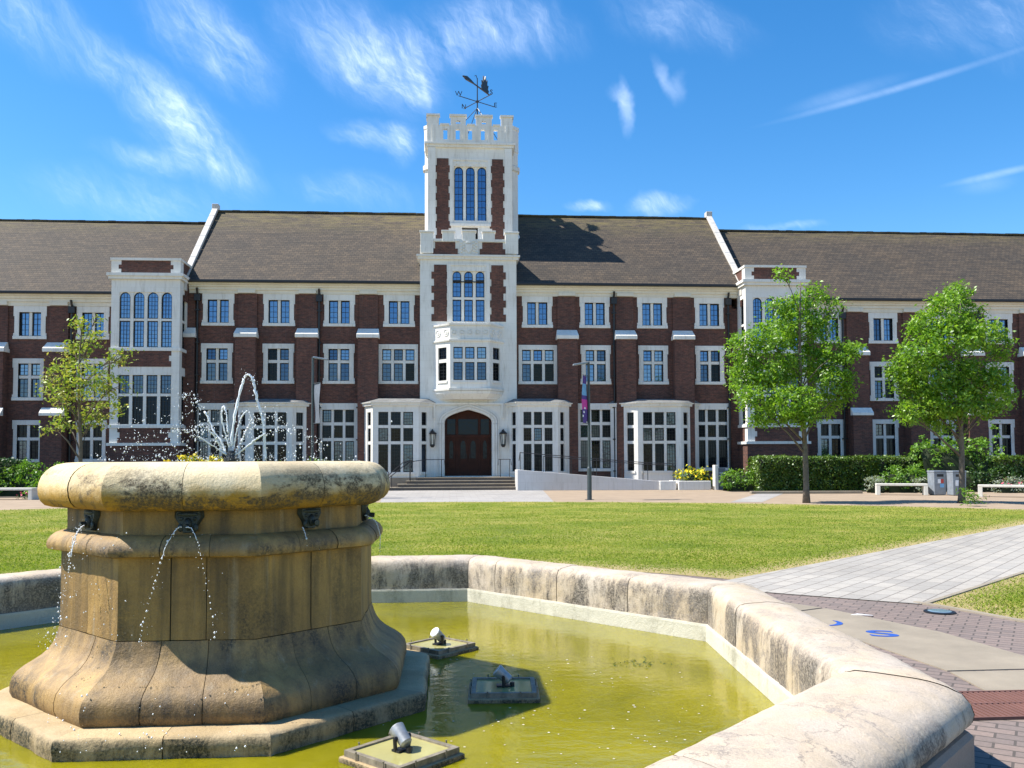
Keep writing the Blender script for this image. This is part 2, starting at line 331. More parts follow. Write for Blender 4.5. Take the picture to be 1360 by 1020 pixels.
# ------------------------------------------------------------------ mesh builder
LOC = {}
class MB:
    def __init__(s): s.v = []; s.f = []; s.m = []; s.T = None
    def set(s, o=(0, 0, 0), ang=0.):     # local frame: u along the wall, w outward(-), v up
        c, sn = math.cos(ang), math.sin(ang)
        s.T = lambda p: (o[0] + p[0] * c - p[1] * sn, o[1] + p[0] * sn + p[1] * c, o[2] + p[2])
        return s
    def add(s, vs, fs, m=0):
        n = len(s.v)
        s.v += [s.T(p) for p in vs] if s.T else [tuple(p) for p in vs]
        s.f += [tuple(i + n for i in f) for f in fs]; s.m += [m] * len(fs)
    def box(s, x0, x1, y0, y1, z0, z1, m=0):
        s.add([(x0, y0, z0), (x1, y0, z0), (x1, y1, z0), (x0, y1, z0), (x0, y0, z1), (x1, y0, z1), (x1, y1, z1), (x0, y1, z1)],
              [(3, 2, 1, 0), (4, 5, 6, 7), (0, 1, 5, 4), (1, 2, 6, 5), (2, 3, 7, 6), (3, 0, 4, 7)], m)
    def hexa(s, a, b, m=0):              # two 4-point loops, bottom and top
        s.add(list(a) + list(b), [(3, 2, 1, 0), (4, 5, 6, 7), (0, 1, 5, 4), (1, 2, 6, 5), (2, 3, 7, 6), (3, 0, 4, 7)], m)
    def prism_xz(s, poly, y0, y1, m=0):  # polygon in x,z extruded along y
        n = len(poly)
        s.add([(p[0], y0, p[1]) for p in poly] + [(p[0], y1, p[1]) for p in poly],
              [tuple(range(n)), tuple(range(2 * n - 1, n - 1, -1))] + [(i, i + n, (i + 1) % n + n, (i + 1) % n) for i in range(n)], m)
    def prism_xy(s, poly, z0, z1, m=0):
        n = len(poly)
        s.add([(p[0], p[1], z0) for p in poly] + [(p[0], p[1], z1) for p in poly],
              [tuple(range(n - 1, -1, -1)), tuple(range(n, 2 * n))] + [(i, (i + 1) % n, (i + 1) % n + n, i + n) for i in range(n)], m)
    def loft(s, rings, m=0, cap=True, closed=True):
        n = len(rings[0]); vs = [p for r in rings for p in r]; fs = []
        for k in range(len(rings) - 1):
            for i in range(n if closed else n - 1):
                j = (i + 1) % n
                fs.append((k * n + i, k * n + j, (k + 1) * n + j, (k + 1) * n + i))
        if cap: fs += [tuple(range(n - 1, -1, -1)), tuple((len(rings) - 1) * n + i for i in range(n))]
        s.add(vs, fs, m)
    def tube(s, pts, r, n=8, m=0, cap=True):
        pts = [Vector(p) for p in pts]; rs = r if isinstance(r, (list, tuple)) else [r] * len(pts); rings = []
        for i, p in enumerate(pts):
            d = (pts[min(i + 1, len(pts) - 1)] - pts[max(i - 1, 0)]).normalized()
            a = Vector((0, 0, 1)) if abs(d.z) < .9 else Vector((1, 0, 0))
            u = d.cross(a).normalized(); w = d.cross(u)
            rings.append([tuple(p + rs[i] * (math.cos(2 * math.pi * k / n) * u + math.sin(2 * math.pi * k / n) * w)) for k in range(n)])
        s.loft(rings, m, cap)
    def lathe(s, prof, c=(0, 0, 0), n=12, m=0):
        s.loft([[(c[0] + r * math.cos(2 * math.pi * k / n), c[1] + r * math.sin(2 * math.pi * k / n), c[2] + z) for k in range(n)] for r, z in prof], m)
    def wall(s, u0, u1, v0, v1, holes, w=0., depth=.25, m=0):
        # flat wall in the x,z plane at y=w facing -y with rectangular openings and their reveals
        us = sorted({u0, u1} | {h[0] for h in holes} | {h[1] for h in holes}); vs = sorted({v0, v1} | {h[2] for h in holes} | {h[3] for h in holes})
        for a, b in zip(us, us[1:]):
            for c, d in zip(vs, vs[1:]):
                mu, mv = (a + b) / 2, (c + d) / 2
                if mu < u0 or mu > u1 or mv < v0 or mv > v1: continue
                if any(h[0] < mu < h[1] and h[2] < mv < h[3] for h in holes): continue
                s.add([(a, w, c), (b, w, c), (b, w, d), (a, w, d)], [(0, 1, 2, 3)], m)
        for h in holes:
            a, b, c, d = h
            s.add([(a, w, c), (b, w, c), (b, w, d), (a, w, d), (a, w + depth, c), (b, w + depth, c), (b, w + depth, d), (a, w + depth, d)],
                  [(0, 4, 5, 1), (1, 5, 6, 2), (2, 6, 7, 3), (3, 7, 4, 0)], m)
    def build(s, name, mats, parent=None, smooth=False, bevel=0., kind=None, loc=None):
        if not isinstance(mats, (list, tuple)): mats = [mats]
        o = LOC[parent.name] if parent else (loc or (0, 0, 0))
        me = bpy.data.meshes.new(name)
        me.from_pydata([(p[0] - o[0], p[1] - o[1], p[2] - o[2]) for p in s.v], [], s.f)
        for mm in mats: me.materials.append(mm)
        me.polygons.foreach_set('material_index', s.m)
        if smooth: me.polygons.foreach_set('use_smooth', [True] * len(s.f))
        me.update()
        ob = bpy.data.objects.new(name, me); COL.objects.link(ob)
        LOC[ob.name] = tuple(o)
        if parent: ob.parent = parent
        else: ob.location = o
        if bevel:
            b = ob.modifiers.new('bevel', 'BEVEL'); b.width = bevel; b.segments = 2; b.limit_method = 'ANGLE'; b.angle_limit = R(40)
        if kind: ob['kind'] = kind
        return ob
def fix_normals(ob):
    bm = bmesh.new(); bm.from_mesh(ob.data); bmesh.ops.recalc_face_normals(bm, faces=bm.faces); bm.to_mesh(ob.data); bm.free()
def tag(o, label, cat, group=None):
    o['label'] = label; o['category'] = cat
    if group: o['group'] = group
    return o
def thing(name, loc, label, cat, group=None):
    o = bpy.data.objects.new(name, None); COL.objects.link(o); o.location = loc; o.empty_display_size = .3
    LOC[o.name] = tuple(loc)
    return tag(o, label, cat, group)
def octagon(c, a, z):
    s = a * .41421356
    return [(c[0] + x, c[1] + y, z) for x, y in ((s, a), (-s, a), (-a, s), (-a, -s), (-s, -a), (s, -a), (a, -s), (a, s))]
SKY_SAT, SKY_CLOUD, SKY_STR, EXPO = 1.35, (9, 10, 11.5), .105, .92
# ================================================================== BUILDING
D = 50.
bld = thing('university_hall', (1.1, 50, 0), 'long dark red brick hall with white stone windows and a central battlemented white tower', 'building')
XC0, XC1 = -13.95, 16.25                    # centre block between its two gable parapets
WL, WR = -36., 44.
WIN = []                                    # brick wall openings: per block
# ---- mullioned windows -----------------------------------------------------
# glass panes with black iron frames and lead grid, stone frame with mullions, in a local frame (u, w, v)
def lights(mb, u0, u1, rows, cols, lw, mull, w, tr=.16, arched=False, grid=(2, 4), frame=.05, lead=.016, open_=None):
    """stone bars of the opening u0..u1 ; rows = list of (v0, v1). materials: 0 stone 1 iron 2.. glass"""
    v0, v1 = rows[-1][0], rows[0][1]
    n = cols; W = u1 - u0
    cell = (W - (n - 1) * mull) / n
    for k in range(1, n):
        a = u0 + k * cell + (k - 1) * mull
        mb.box(a, a + mull, w - .10, w + .04, v0, v1, 0)
    for (a, b), (c, d) in zip(rows, rows[1:]):
        for k in range(n):
            x = u0 + k * (cell + mull)
            mb.box(x, x + cell, w - .085, w + .04, d, a, 0)
    for ri, (a, b) in enumerate(rows):
        for k in range(n):
            x = u0 + k * (cell + mull); x1 = x + cell
            g = 2 if open_ is None else open_(ri, k)
            t = random.uniform(-.012, .012); t2 = random.uniform(-.012, .012)
            mb.add([(x, w + t, a), (x1, w - t, a), (x1, w - t + t2, b), (x, w + t + t2, b)], [(0, 1, 2, 3)], g)
            f = frame
            for bx in ((x, x + f, a, b), (x1 - f, x1, a, b), (x + f, x1 - f, a, a + f), (x + f, x1 - f, b - f, b)):
                mb.box(bx[0], bx[1], w - .045, w - .013, bx[2], bx[3], 1)
            gx, gy = grid if not isinstance(grid, list) else grid[ri]
            for i in range(1, gx):
                q = x + f + (cell - 2 * f) * i / gx
                mb.box(q - lead / 2, q + lead / 2, w - .032, w - .014, a + f, b - f, 1)
            for i in range(1, gy):
                q = a + f + (b - a - 2 * f) * i / gy
                mb.box(x + f, x1 - f, w - .030, w - .0145, q - lead / 2, q + lead / 2, 1)
            if arched and ri == 0:           # pointed heads: stone spandrels with an iron edge
                sp = b - cell * .62; m_ = (x + x1) / 2
                for sgn, e in ((1, x), (-1, x1)):
                    arc = []
                    for q in range(8):
                        tt = q / 7; ang = tt * math.pi / 2
                        arc.append((e + sgn * (cell / 2) * (1 - math.cos(ang)) , sp + (b - sp) * math.sin(ang) ** .9))
                    poly = [(e, b + .001)] + [(p[0], p[1]) for p in arc]
                    mb.prism_xz(poly, w - .075, w - .047, 0)
                    for p, q in zip(arc, arc[1:]):
                        dx = sgn * .03
                        mb.add([(p[0], w - .046, p[1]), (q[0], w - .046, q[1]), (q[0] + dx * .6, w - .046, q[1] - .03), (p[0] + dx, w - .046, p[1] - .015)], [(0, 1, 2, 3)], 1)
def surround(mb, u0, u1, v0, v1, U0, U1, V0, V1, w, ears=.05, proud=.035, sill=.07):
    """painted stone margin round an opening; U,V outer size"""
    y0, y1 = w - proud, w + .12
    mb.box(U0, u0, y0, y1, v0, v1, 0); mb.box(u1, U1, y0, y1, v0, v1, 0)
    mb.box(U0 - ears, U1 + ears, y0, y1, v1, V1, 0)
    mb.box(U0 - ears - .02, U1 + ears + .02, w - sill, y1, V0, v0, 0)
    e = .16
    for z in ((v0, v0 + e), (v1 - e * 1.4, v1)):
        if ears: 
            mb.box(U0 - ears, U0, y0, y1, z[0], z[1], 0); mb.box(U1, U1 + ears, y0, y1, z[0], z[1], 0)
def hall_window(px, kind, openings, wing=False, side=None, glass='sky'):
    """one window of the brick front; px = photo column of its centre"""
    z = {('c', 2): (9.08, 10.88), ('c', 1): (5.86, 8.10), ('c', 3): (5.86, 8.10), ('c', 0): (.92, 4.78),
         ('w', 2): (8.28, 10.10), ('w', 1): (4.92, 7.22), ('w', 0): (1.56, 3.85)}[('w' if wing else 'c', kind)]
    xc = px if isinstance(px, float) and abs(px) < 60 else X_(px)
    cols = {2: 2, 1: 2, 3: 3, 0: 2 if wing else 3}[kind]
    lw, mull, jamb = .50, .15, .25
    if kind in (0, 3): jamb = .2
    if kind == 0 and not wing: lw, mull = .49, .14
    ow = cols * lw + (cols - 1) * mull
    u0, u1 = xc - ow / 2, xc + ow / 2
    sill = .17; lin = {2: .34, 1: .28, 3: .28, 0: .36 if not wing else .26}[kind]
    v0, v1 = z[0] + sill, z[1] - lin
    if kind == 2: rows = [(v0, v1)]; grid = (2, 4)
    elif kind in (1, 3):
        a = v0 + (v1 - v0 - .16) * .615; rows = [(a + .16, v1), (v0, a)]; grid = [(2, 3), (2, 4)]
    elif wing:
        a = v0 + (v1 - v0 - .16) * .60; rows = [(a + .16, v1), (v0, a)]; grid = [(2, 3), (2, 4)]
    else:
        h = (v1 - v0 - .34); rows = [(v1 - h * .235, v1), (v1 - h * .47 - .17, v1 - h * .235 - .17), (v0, v1 - h * .47 - .34)]; grid = [(3, 4), (3, 4), (3, 8)]
    openings.append((u0, u1, v0, v1))
    mb = MB()
    surround(mb, u0, u1, v0, v1, u0 - jamb, u1 + jamb, z[0], z[1], D, ears=.05 if kind in (1, 2) or wing else 0)
    gl = []
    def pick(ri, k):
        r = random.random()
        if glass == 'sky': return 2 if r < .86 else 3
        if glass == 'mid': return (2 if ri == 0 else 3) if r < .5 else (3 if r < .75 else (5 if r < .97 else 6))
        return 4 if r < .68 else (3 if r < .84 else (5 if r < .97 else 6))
    w = MB()
    lights(w, u0, u1, rows, cols, lw, mull, D + .15, grid=grid, open_=pick, lead=.014 if kind == 0 else .017)
    fr = mb.build('window', M['white'], bld, bevel=.012)
    w.build('pane', [M['white'], M['black'], M['glass_sky'], M['glass_mid'], M['glass_dark'], M['glass_open'], M['glass_pale']], fr)
    return fr
cen, lwing, rwing = [], [], []
for px in (289, 370, 450.3, 530, 714, 790.5, 867, 943): hall_window(px, 2, cen)
for px in (288, 369.6, 450): hall_window(px, 1, cen, glass='mid')
for px in (791.3, 867.8, 943.2): hall_window(px, 1, cen, glass='sky' if px < 900 else 'mid')
hall_window(529, 3, cen, glass='mid'); hall_window(714.5, 3, cen, glass='mid')
for px in (286, 449.5, 790.7, 945): hall_window(px, 0, cen, glass='dark')
for x in (-33.2, -29.8, -26.4, X_(38.7), X_(122.5)):
    for k, g in ((2, 'sky'), (1, 'mid' if x < -20 else 'sky'), (0, 'dark')): hall_window(float(x), k, lwing, wing=True, glass=g)
for x in (X_(1100, py=420), X_(1172.3, py=420), X_(1248, py=420), X_(1325.5, py=420), 34.9, 38.2, 41.6):
    for k, g in ((2, 'sky'), (1, 'mid'), (0, 'dark')): hall_window(float(x), k, rwing, wing=True, glass=g)
# ---- brick walls -------------------------------------------------------------
TX0, TX1 = -1.65, 3.75                       # tower body
mb = MB()
mb.wall(XC0, TX0 + .3, 0, 11.0, [h for h in cen if h[1] < TX0 + .3], D); mb.wall(TX1 - .3, XC1, 0, 11.0, [h for h in cen if h[0] > TX1 - .3], D)
mb.box(XC0, XC1, D + .6, D + 12.4, 0, 11.2)
mb.build('wall', M['brick'], bld)
mb = MB(); mb.wall(WL, XC0, 0, 10.25, lwing, D); mb.box(WL, XC0 - .01, D + .6, D + 12.4, 0, 10.5); mb.build('wall', M['brick'], bld)
mb = MB(); mb.wall(XC1, WR, 0, 10.25, rwing, D); mb.box(XC1 + .01, WR, D + .6, D + 12.4, 0, 10.5); mb.build('wall', M['brick'], bld)
# plinth course
# ---- roofs -------------------------------------------------------------------
def roof(x0, x1, ze, zr, nm='roof'):
    mb = MB(); ye, yr, yb = 49.52, 56., 62.5
    nx = int((x1 - x0) / .6); ny = 14
    rows = []
    for j in range(ny + 1):
        t = j / ny
        rows.append([(x0 + (x1 - x0) * i / nx, ye + (yr - ye) * t,
                      ze + (zr - ze) * t + .03 * noise.noise((i * .17, j * .3, zr)) * (0 < j < ny) + .035 * noise.noise((i * .09, 5, zr)) * (j > 0)) for i in range(nx + 1)])
    mb.loft(rows, 0, cap=False, closed=False)
    mb.add([(x0, yr, zr), (x1, yr, zr), (x1, yb, ze), (x0, yb, ze), (x0, ye, ze), (x1, ye, ze)], [(0, 1, 2, 3), (3, 2, 5, 4)], 0)
    o = mb.build(nm, M['roof'], bld)
    rm = MB(); 
    n = int((x1 - x0) / .45)
    for i in range(n):
        a = x0 + (x1 - x0) * i / n; b = x0 + (x1 - x0) * (i + 1) / n - .012
        h = random.uniform(-.012, .012)
        rm.prism_xy([(a, yr - .13), (b, yr - .13), (b, yr + .13), (a, yr + .13)], zr - .03 + h, zr + .07 + h)
    rm.build('ridge_tile', M['roof'], o)
    return o
roof(-14.42, 16.62, 11.56, 17.15)
roof(WL, -14.68, 10.84, 16.38); roof(16.88, WR, 10.84, 16.38)
# gable parapets with white copings between the roofs
for xg in (-14.55, 16.75):
    mb = MB()
    lo, hi = (49.3, 11.35), (56., 17.35)
    mb.add([(xg - .14, 49.35, 10.3), (xg - .14, 56, 10.3), (xg - .14, 56, 17.3), (xg - .14, 49.35, 11.2), (xg + .14, 49.35, 10.3), (xg + .14, 56, 10.3), (xg + .14, 56, 17.3), (xg + .14, 49.35, 11.2)],
           [(0, 1, 2, 3), (7, 6, 5, 4), (0, 3, 7, 4), (3, 2, 6, 7)], 0)
    g = mb.build('gable_wall', M['brick'], bld)
    mb = MB(); n = 7
    for i in range(n):
        t0, t1 = i / n + .002, (i + 1) / n - .002
        p = lambda t, dz: (lo[0] + (hi[0] - lo[0]) * t, lo[1] + (hi[1] - lo[1]) * t + dz)
        a, b = p(t0, 0), p(t1, 0)
        mb.hexa([(xg - .17, a[0], a[1] - .1), (xg + .17, a[0], a[1] - .1), (xg + .17, b[0], b[1] - .1), (xg - .17, b[0], b[1] - .1)],
                [(xg - .17, a[0], a[1] + .14), (xg + .17, a[0], a[1] + .14), (xg + .17, b[0], b[1] + .14), (xg - .17, b[0], b[1] + .14)])
    mb.box(xg - .19, xg + .19, 55.75, 56.25, 17.2, 17.58)
    mb.box(xg - .2, xg + .2, 49.15, 49.5, 10.9, 11.36)
    mb.build('coping', M['coping_grey'], g, bevel=.02)
# ---- cornices, gutters ---------------------------------------------------------
def cornice(x0, x1, zb, zt, blocks):
    mb = MB(); h = zt - zb
    for k, (a, b, y) in enumerate(((0, .34, .06), (.34, .62, .13), (.62, .82, .20), (.82, 1., .30))):
        mb.box(x0, x1, D - y, D + .3, zb + a * h, zb + b * h)
    for bx in blocks: mb.box(bx - .48, bx + .48, D - .20, D, zb + .02, zb + .335 * h)
    mb.build('cornice', M['cornice'], bld, bevel=.01)
    g = MB()
    g.box(x0, x1, D - .52, D - .32, zt - .02, zt + .13)
    g.box(x0, x1, D - .32, D + .1, zt, zt + .05)
    g.build('gutter', M['black'], bld, bevel=.03)
PIERS_L = (328.3, 409, 489.5); PIERS_R = (752.7, 829.7, 906)
cornice(-14.38, TX0, 10.88, 11.46, [X_(p, py=400) for p in PIERS_L]); cornice(TX1, 16.58, 10.88, 11.46, [X_(p, py=400) for p in PIERS_R])
WP_L = (-35., -31.5, -28.1, X_(-3.), X_(78.)); WP_R = (X_(1136), X_(1211), X_(1287), X_(1365), 36.6, 39.9)
cornice(WL, -14.7, 10.10, 10.74, WP_L); cornice(16.9, WR, 10.10, 10.74, WP_R)
# ---- buttress piers with sloped white caps ----------------------------------------
def pier(xc, w, zt, proj, top_z, y_up=.10):
    mb = MB()
    mb.box(xc - w / 2, xc + w / 2, D - proj, D - .002, 0, zt)
    mb.box(xc - w / 2 + .03, xc + w / 2 - .03, D - y_up, D - .003, zt + .001, top_z)
    o = mb.build('buttress', M['brick'], bld)
    c = MB()
    a, b = w / 2 + .07, w / 2 + .02
    y = D - proj - .07
    c.hexa([(xc - a, y, zt), (xc + a, y, zt), (xc + a, D - .005, zt), (xc - a, D - .005, zt)],
           [(xc - a, y, zt + .2), (xc + a, y, zt + .2), (xc + a, D - .005, zt + .2), (xc - a, D - .005, zt + .2)])
    c.hexa([(xc - a, y, zt + .2), (xc + a, y, zt + .2), (xc + a, D - y_up - .01, zt + .2), (xc - a, D - y_up - .01, zt + .2)],
           [(xc - b, D - y_up - .1, zt + .56), (xc + b, D - y_up - .1, zt + .56), (xc + b, D - y_up - .01, zt + .56), (xc - b, D - y_up - .01, zt + .56)])
    fix_normals(c.build('buttress_cap', M['white'], o, bevel=.012))
    return o
for p in PIERS_L + PIERS_R: pier(X_(p), 1.1, 8.38, .57, 10.88)
pier(X_(253), .55, 8.38, .4, 10.88)
for x in WP_L + WP_R:
    pier(x, 1.08, 7.52, .6, 10.1)
    o = MB(); o.box(x - .56, x + .56, D - .85, D - .61, 0, 4.05); ob = o.build('buttress', M['brick'], bld)
    c = MB(); a = .62; y = D - .92
    c.hexa([(x - a, y, 4.05), (x + a, y, 4.05), (x + a, D - .61, 4.05), (x - a, D - .61, 4.05)], [(x - a, y, 4.2), (x + a, y, 4.2), (x + a, D - .61, 4.5), (x - a, D - .61, 4.5)])
    c.build('buttress_cap', M['white'], ob, bevel=.012)
# ---- downpipes --------------------------------------------------------------------
def pipe(x, z0, z1, r=.065, y=D - .14):
    mb = MB(); mb.tube([(x, y, z0), (x, y, z1)], r, 8)
    if z1 > 9:
        mb.box(x - .16, x + .16, y - .12, y + .13, z1 - .45, z1 - .1); mb.tube([(x, y, z1 - .1), (x, y - .15, z1 + .25)], r, 8)
    z = z0 + .6
    while z < z1 - .5: mb.box(x - .12, x + .12, y - .08, y + .13, z, z + .07); z += 1.8
    mb.build('downpipe', M['black'], bld)
for px in (262, 424, 815.5, 967.5): pipe(X_(px), .3, 10.9)
for px in (316, 476.5, 761.5, 915): pipe(X_(px) , .3, 8.3, .05, D - .12)
for x in (X_(95.5), X_(1119), -29.7 + .3, X_(1300)): pipe(x, .3, 10.15)
# ---- canted ground-floor bays ---------------------------------------------------------
def bay(P0, PA, PB, P1_):
    x0, xa, xb, x1, yf = P0[0], PA[0], PB[0], P1_[0], PA[1]
    zt, zs, z1 = 4.70, .95, 4.22
    body = MB()
    outline = [P0, PA, PB, P1_]
    segs = list(zip(outline, outline[1:]))
    wins = []
    for k, (p, q) in enumerate(segs):
        L = math.hypot(q[0] - p[0], q[1] - p[1]); ang = math.atan2(q[1] - p[1], q[0] - p[0])
        body.set((p[0], p[1], 0), ang)
        if k == 1: u0, u1, cols = .30, L - .30, 3
        else:
            uc = L - .47 if k == 0 else .47
            u0, u1, cols = uc - .22, uc + .22, 1
        rows = [(3.50, z1), (2.62, 3.34), (zs, 2.46)]
        body.wall(0, L, 0, zt, [(u0, u1, zs, z1)], 0., .2)
        body.box(u0 - .08, u1 + .08, -.05, .1, zs - .14, zs - .002)
        if k == 1:
            for a, b in ((u0 - .1, L / 2 - .06), (L / 2 + .06, u1 + .1)): body.box(a, b, -.012, .05, .12, .66)
        wins.append((p, ang, u0, u1, rows, cols))
    body.T = None
    o = body.build('bay_window', M['white'], bld)
    for p, ang, u0, u1, rows, cols in wins:
        w = MB().set((p[0], p[1], 0), ang)
        lights(w, u0, u1, rows, cols, .5, .14, .12, grid=[(3, 4), (3, 4), (3, 8)], lead=.013,
               open_=lambda ri, k: random.choice((4, 4, 4, 3, 5, 5, 4)))
        w.build('window', [M['white'], M['black'], M['glass_sky'], M['glass_mid'], M['glass_dark'], M['glass_open'], M['glass_pale']], o)
    t = MB()
    def off(d, z): return [(x0 - d, P0[1], z), (xa - d * .6, yf - d, z), (xb + d * .6, yf - d, z), (x1 + d, P1_[1], z)]
    t.hexa(off(.10, zt - .14), off(.12, zt)); t.hexa(off(.18, zt + .002), off(.2, zt + .06))
    t.build('bay_cornice', M['white'], o)
    r = MB(); r.hexa(off(.16, zt + .062), [(x0 + .3, P0[1], zt + .3), (xa + .3, yf + .8, zt + .3), (xb - .3, yf + .8, zt + .3), (x1 - .3, P1_[1], zt + .3)])
    r.build('lead_roof', M['lead'], o)
def q_(px, Y): return (X_(px, Y, 560), Y)
for pa, pb in ((329.5, 388), (847, 904.5)):
    A, B = q_(pa, 48.85), q_(pb, 48.85); bay((A[0] - 1.33, D), A, B, (B[0] + 1.33, D))
A, B = q_(495, 48.5), q_(556, 48.5); bay((A[0] - .85, D), A, B, (B[0] + .83, 49.52))
A, B = q_(688, 48.5), q_(741, 48.5); bay((A[0] - .52, 49.52), A, B, (B[0] + 1.2, D))
# ---- tall corner bays at the joins of the wings -------------------------------------------
def corner_bay(x0, x1):
    yf = 48.55; z = lambda py: Z_(py, yf, 190)
    zc, zcb, za1, za0, zb1, zb0 = z(346), z(371), z(388), z(461), z(498), z(563.5)
    zp0, zp1, zq0, zq1 = z(487), z(465.5), z(589), z(567.5)
    n = 4; mar = .42; sd = .34
    body = MB()
    zb_ = z(592)
    body.wall(x0, x1, zb_, zcb, [(x0 + mar, x1 - mar, za0, za1), (x0 + mar, x1 - mar, zb0, zb1)], yf, .2)
    for s, xx in ((0, x0), (1, x1)):
        ang = R(90) if s else R(-90)
        body.set((x1, yf, 0) if s else (x0, D, 0), ang)
        L = D - yf
        body.wall(0, L, zb_, zcb, [(sd + .12, L - sd, za0, za1), (sd + .12, L - sd, zb0, zb1)], 0., .2)
        body.T = None
    body.box(x0 - .12, x1 + .12, yf - .14, D, zcb, zcb + .16); body.box(x0 - .2, x1 + .2, yf - .22, D, zcb + .16, zcb + .32)
    body.box(x0 - .07, x1 + .07, yf - .07, D, za0 - .2, za0 - .04)
    body.box(x0 - .07, x1 + .07, yf - .07, D, zb0 - .2, zb0 - .04)
    body.box(x0 - .12, x1 + .12, yf - .12, D, zb_, z(588.3))
    o = body.build('corner_bay', M['white'], bld)
    w = MB()
    tr = za0 + (za1 - za0) * .48
    pk = lambda ri, k: 2
    lights(w, x0 + mar, x1 - mar, [(tr + .12, za1), (za0, tr)], n, .5, .16, yf + .13, arched=True, grid=[(3, 6), (3, 6)], lead=.014, open_=pk)
    G = [M['white'], M['black'], M['glass_sky'], M['glass_mid'], M['glass_dark'], M['glass_open'], M['glass_pale']]
    w.build('window', G, o)
    w = MB(); tr = zb0 + (zb1 - zb0) * .57
    lights(w, x0 + mar, x1 - mar, [(tr + .14, zb1), (zb0, tr)], n, .5, .16, yf + .13, grid=[(3, 4), (3, 6)], lead=.014, open_=lambda ri, k: 3 if ri == 0 else 4)
    w.build('window', G, o)
    for s in (0, 1):
        L = D - yf; og = ((x1, yf, 0), R(90)) if s else ((x0, D, 0), R(-90))
        for v0, v1, fr in ((za0, za1, .48), (zb0, zb1, .57)):
            w = MB().set(*og); tr = v0 + (v1 - v0) * fr
            lights(w, sd + .12, L - sd, [(tr + .12, v1), (v0, tr)], 1, .5, .16, .13, grid=[(3, 5), (3, 6)], lead=.014, arched=(fr < .5), open_=lambda ri, k: 3)
            w.build('window', G, o)
    b = MB()
    q = .34
    def panel(z0, z1, inset):
        k = 0; zz = z0
        while zz < z1 - .01:
            zt = min(zz + .3, z1); i = inset + (.12 if k % 2 else 0)
            b.box(x0 + i, x1 - i, yf - .02, yf - .002, zz, zt); zz = zt; k += 1
        for xx, sg in ((x0, -1), (x1, 1)):
            s_ = MB(); s_.box(min(xx + sg * .002, xx + sg * .02), max(xx + sg * .002, xx + sg * .02), yf + .45, D - .05, z0, z1); s_.build('brick_panel', M['brick'], o)
    panel(zp0, zp1, .42); b.build('brick_panel', M['brick'], o)
    b = MB(); panel(zq0, zq1, .42); b.build('brick_panel', M['brick'], o)
    b = MB(); b.box(x0 - .03, x1 + .03, yf - .03, D, 0, zb_ - .004); b.build('brick_base', M['brick'], o)
    p = MB()
    p.box(x0, x1, yf, yf + .35, zcb + .322, zc); p.box(x0, x0 + .35, yf + .36, D + .6, zcb + .322, zc); p.box(x1 - .35, x1, yf + .36, D + .6, zcb + .322, zc)
    p.build('parapet', M['brick'], o)
    c = MB()
    for xx in (x0, x1):
        sg = 1 if xx == x0 else -1
        for k in range(3):
            wd = .5 if k != 1 else .36
            zz = zcb + .323 + k * (zc - zcb - .323) / 3
            a, bb = sorted((xx - sg * .02, xx + sg * wd))
            c.box(a, bb, yf - .02, yf + .5, zz, zz + (zc - zcb - .323) / 3)
    c.box(x0 - .06, x1 + .06, yf - .07, yf + .42, zc + .002, zc + .13); c.box(x0 - .06, x0 + .42, yf + .43, D + .6, zc + .002, zc + .13); c.box(x1 - .42, x1 + .06, yf + .43, D + .6, zc + .002, zc + .13)
    c.build('parapet_coping', M['white'], o)
corner_bay(X_(147, 48.55, 450), X_(238.5, 48.55, 450)); corner_bay(X_(991, 48.55, 450), X_(1071, 48.55, 450))
# ================================================================== TOWER (part of the hall)
YT = 49.5
tz = lambda py: Z_(py, YT, 625)
tx = lambda px, py=450: X_(px, YT, py)
Y2 = 51.8                                    # front of the upper stage, set back behind the balcony
tz2 = lambda py: Z_(py, Y2, 625)
tx2 = lambda px, py=250: X_(px, Y2, py)
U0, U1 = tx2(569), tx2(679.5)                # upper stage
YB = Y2 + (U1 - U0)
body = MB()
uw0, uw1, uz0, uz1 = tx2(603.3), tx2(646), tz2(293), tz2(221)      # belfry lights
mw0, mw1, mz0, mz1 = tx(601, 390), tx(643.5, 390), tz(427), tz(360)
lv = (tx2(613.6, 308), tx2(634.7, 308), tz2(318), tz2(302))
zs = tz(343)                                  # string course between the stages
dx0, dx1, dz0, dz1 = tx(590.5, 600), tx(653.5, 600), .70, tz(544)
zo0, zo1 = tz(519), tz(431)
zd = tz(326)                                  # balcony deck
zu0, zu1 = zd - .02, tz2(190)
body.wall(U0, U1, zu0, zu1, [(uw0, uw1, uz0, uz1), lv], Y2, .3)
body.box(lv[0], lv[1], Y2 + .4, Y2 + .42, lv[2], lv[3], 1)
for k in range(5): body.box(lv[0], lv[1], Y2 + .12, Y2 + .3, lv[2] + .05 + k * .14, lv[2] + .08 + k * .14, 1)
body.wall(TX0, TX1, 0, zd, [(mw0, mw1, mz0, mz1), (dx0, dx1, dz0, dz1)], YT, .75)
for a in (TX0, TX1): body.add([(a, YT, 0), (a, 56., 0), (a, 56., zd), (a, YT, zd)], [(0, 1, 2, 3)])
body.add([(TX0, YT, zd), (TX1, YT, zd), (TX1, 56., zd), (TX0, 56., zd)], [(0, 1, 2, 3)])
for a in (U0, U1): body.add([(a, Y2, zd), (a, YB, zd), (a, YB, zu1), (a, Y2, zu1)], [(0, 1, 2, 3)])
body.add([(U0, YB, 10), (U1, YB, 10), (U1, YB, zu1), (U0, YB, zu1)], [(0, 1, 2, 3)])
body.add([(U0, Y2, zu1), (U1, Y2, zu1), (U1, YB, zu1), (U0, YB, zu1)], [(0, 1, 2, 3)])
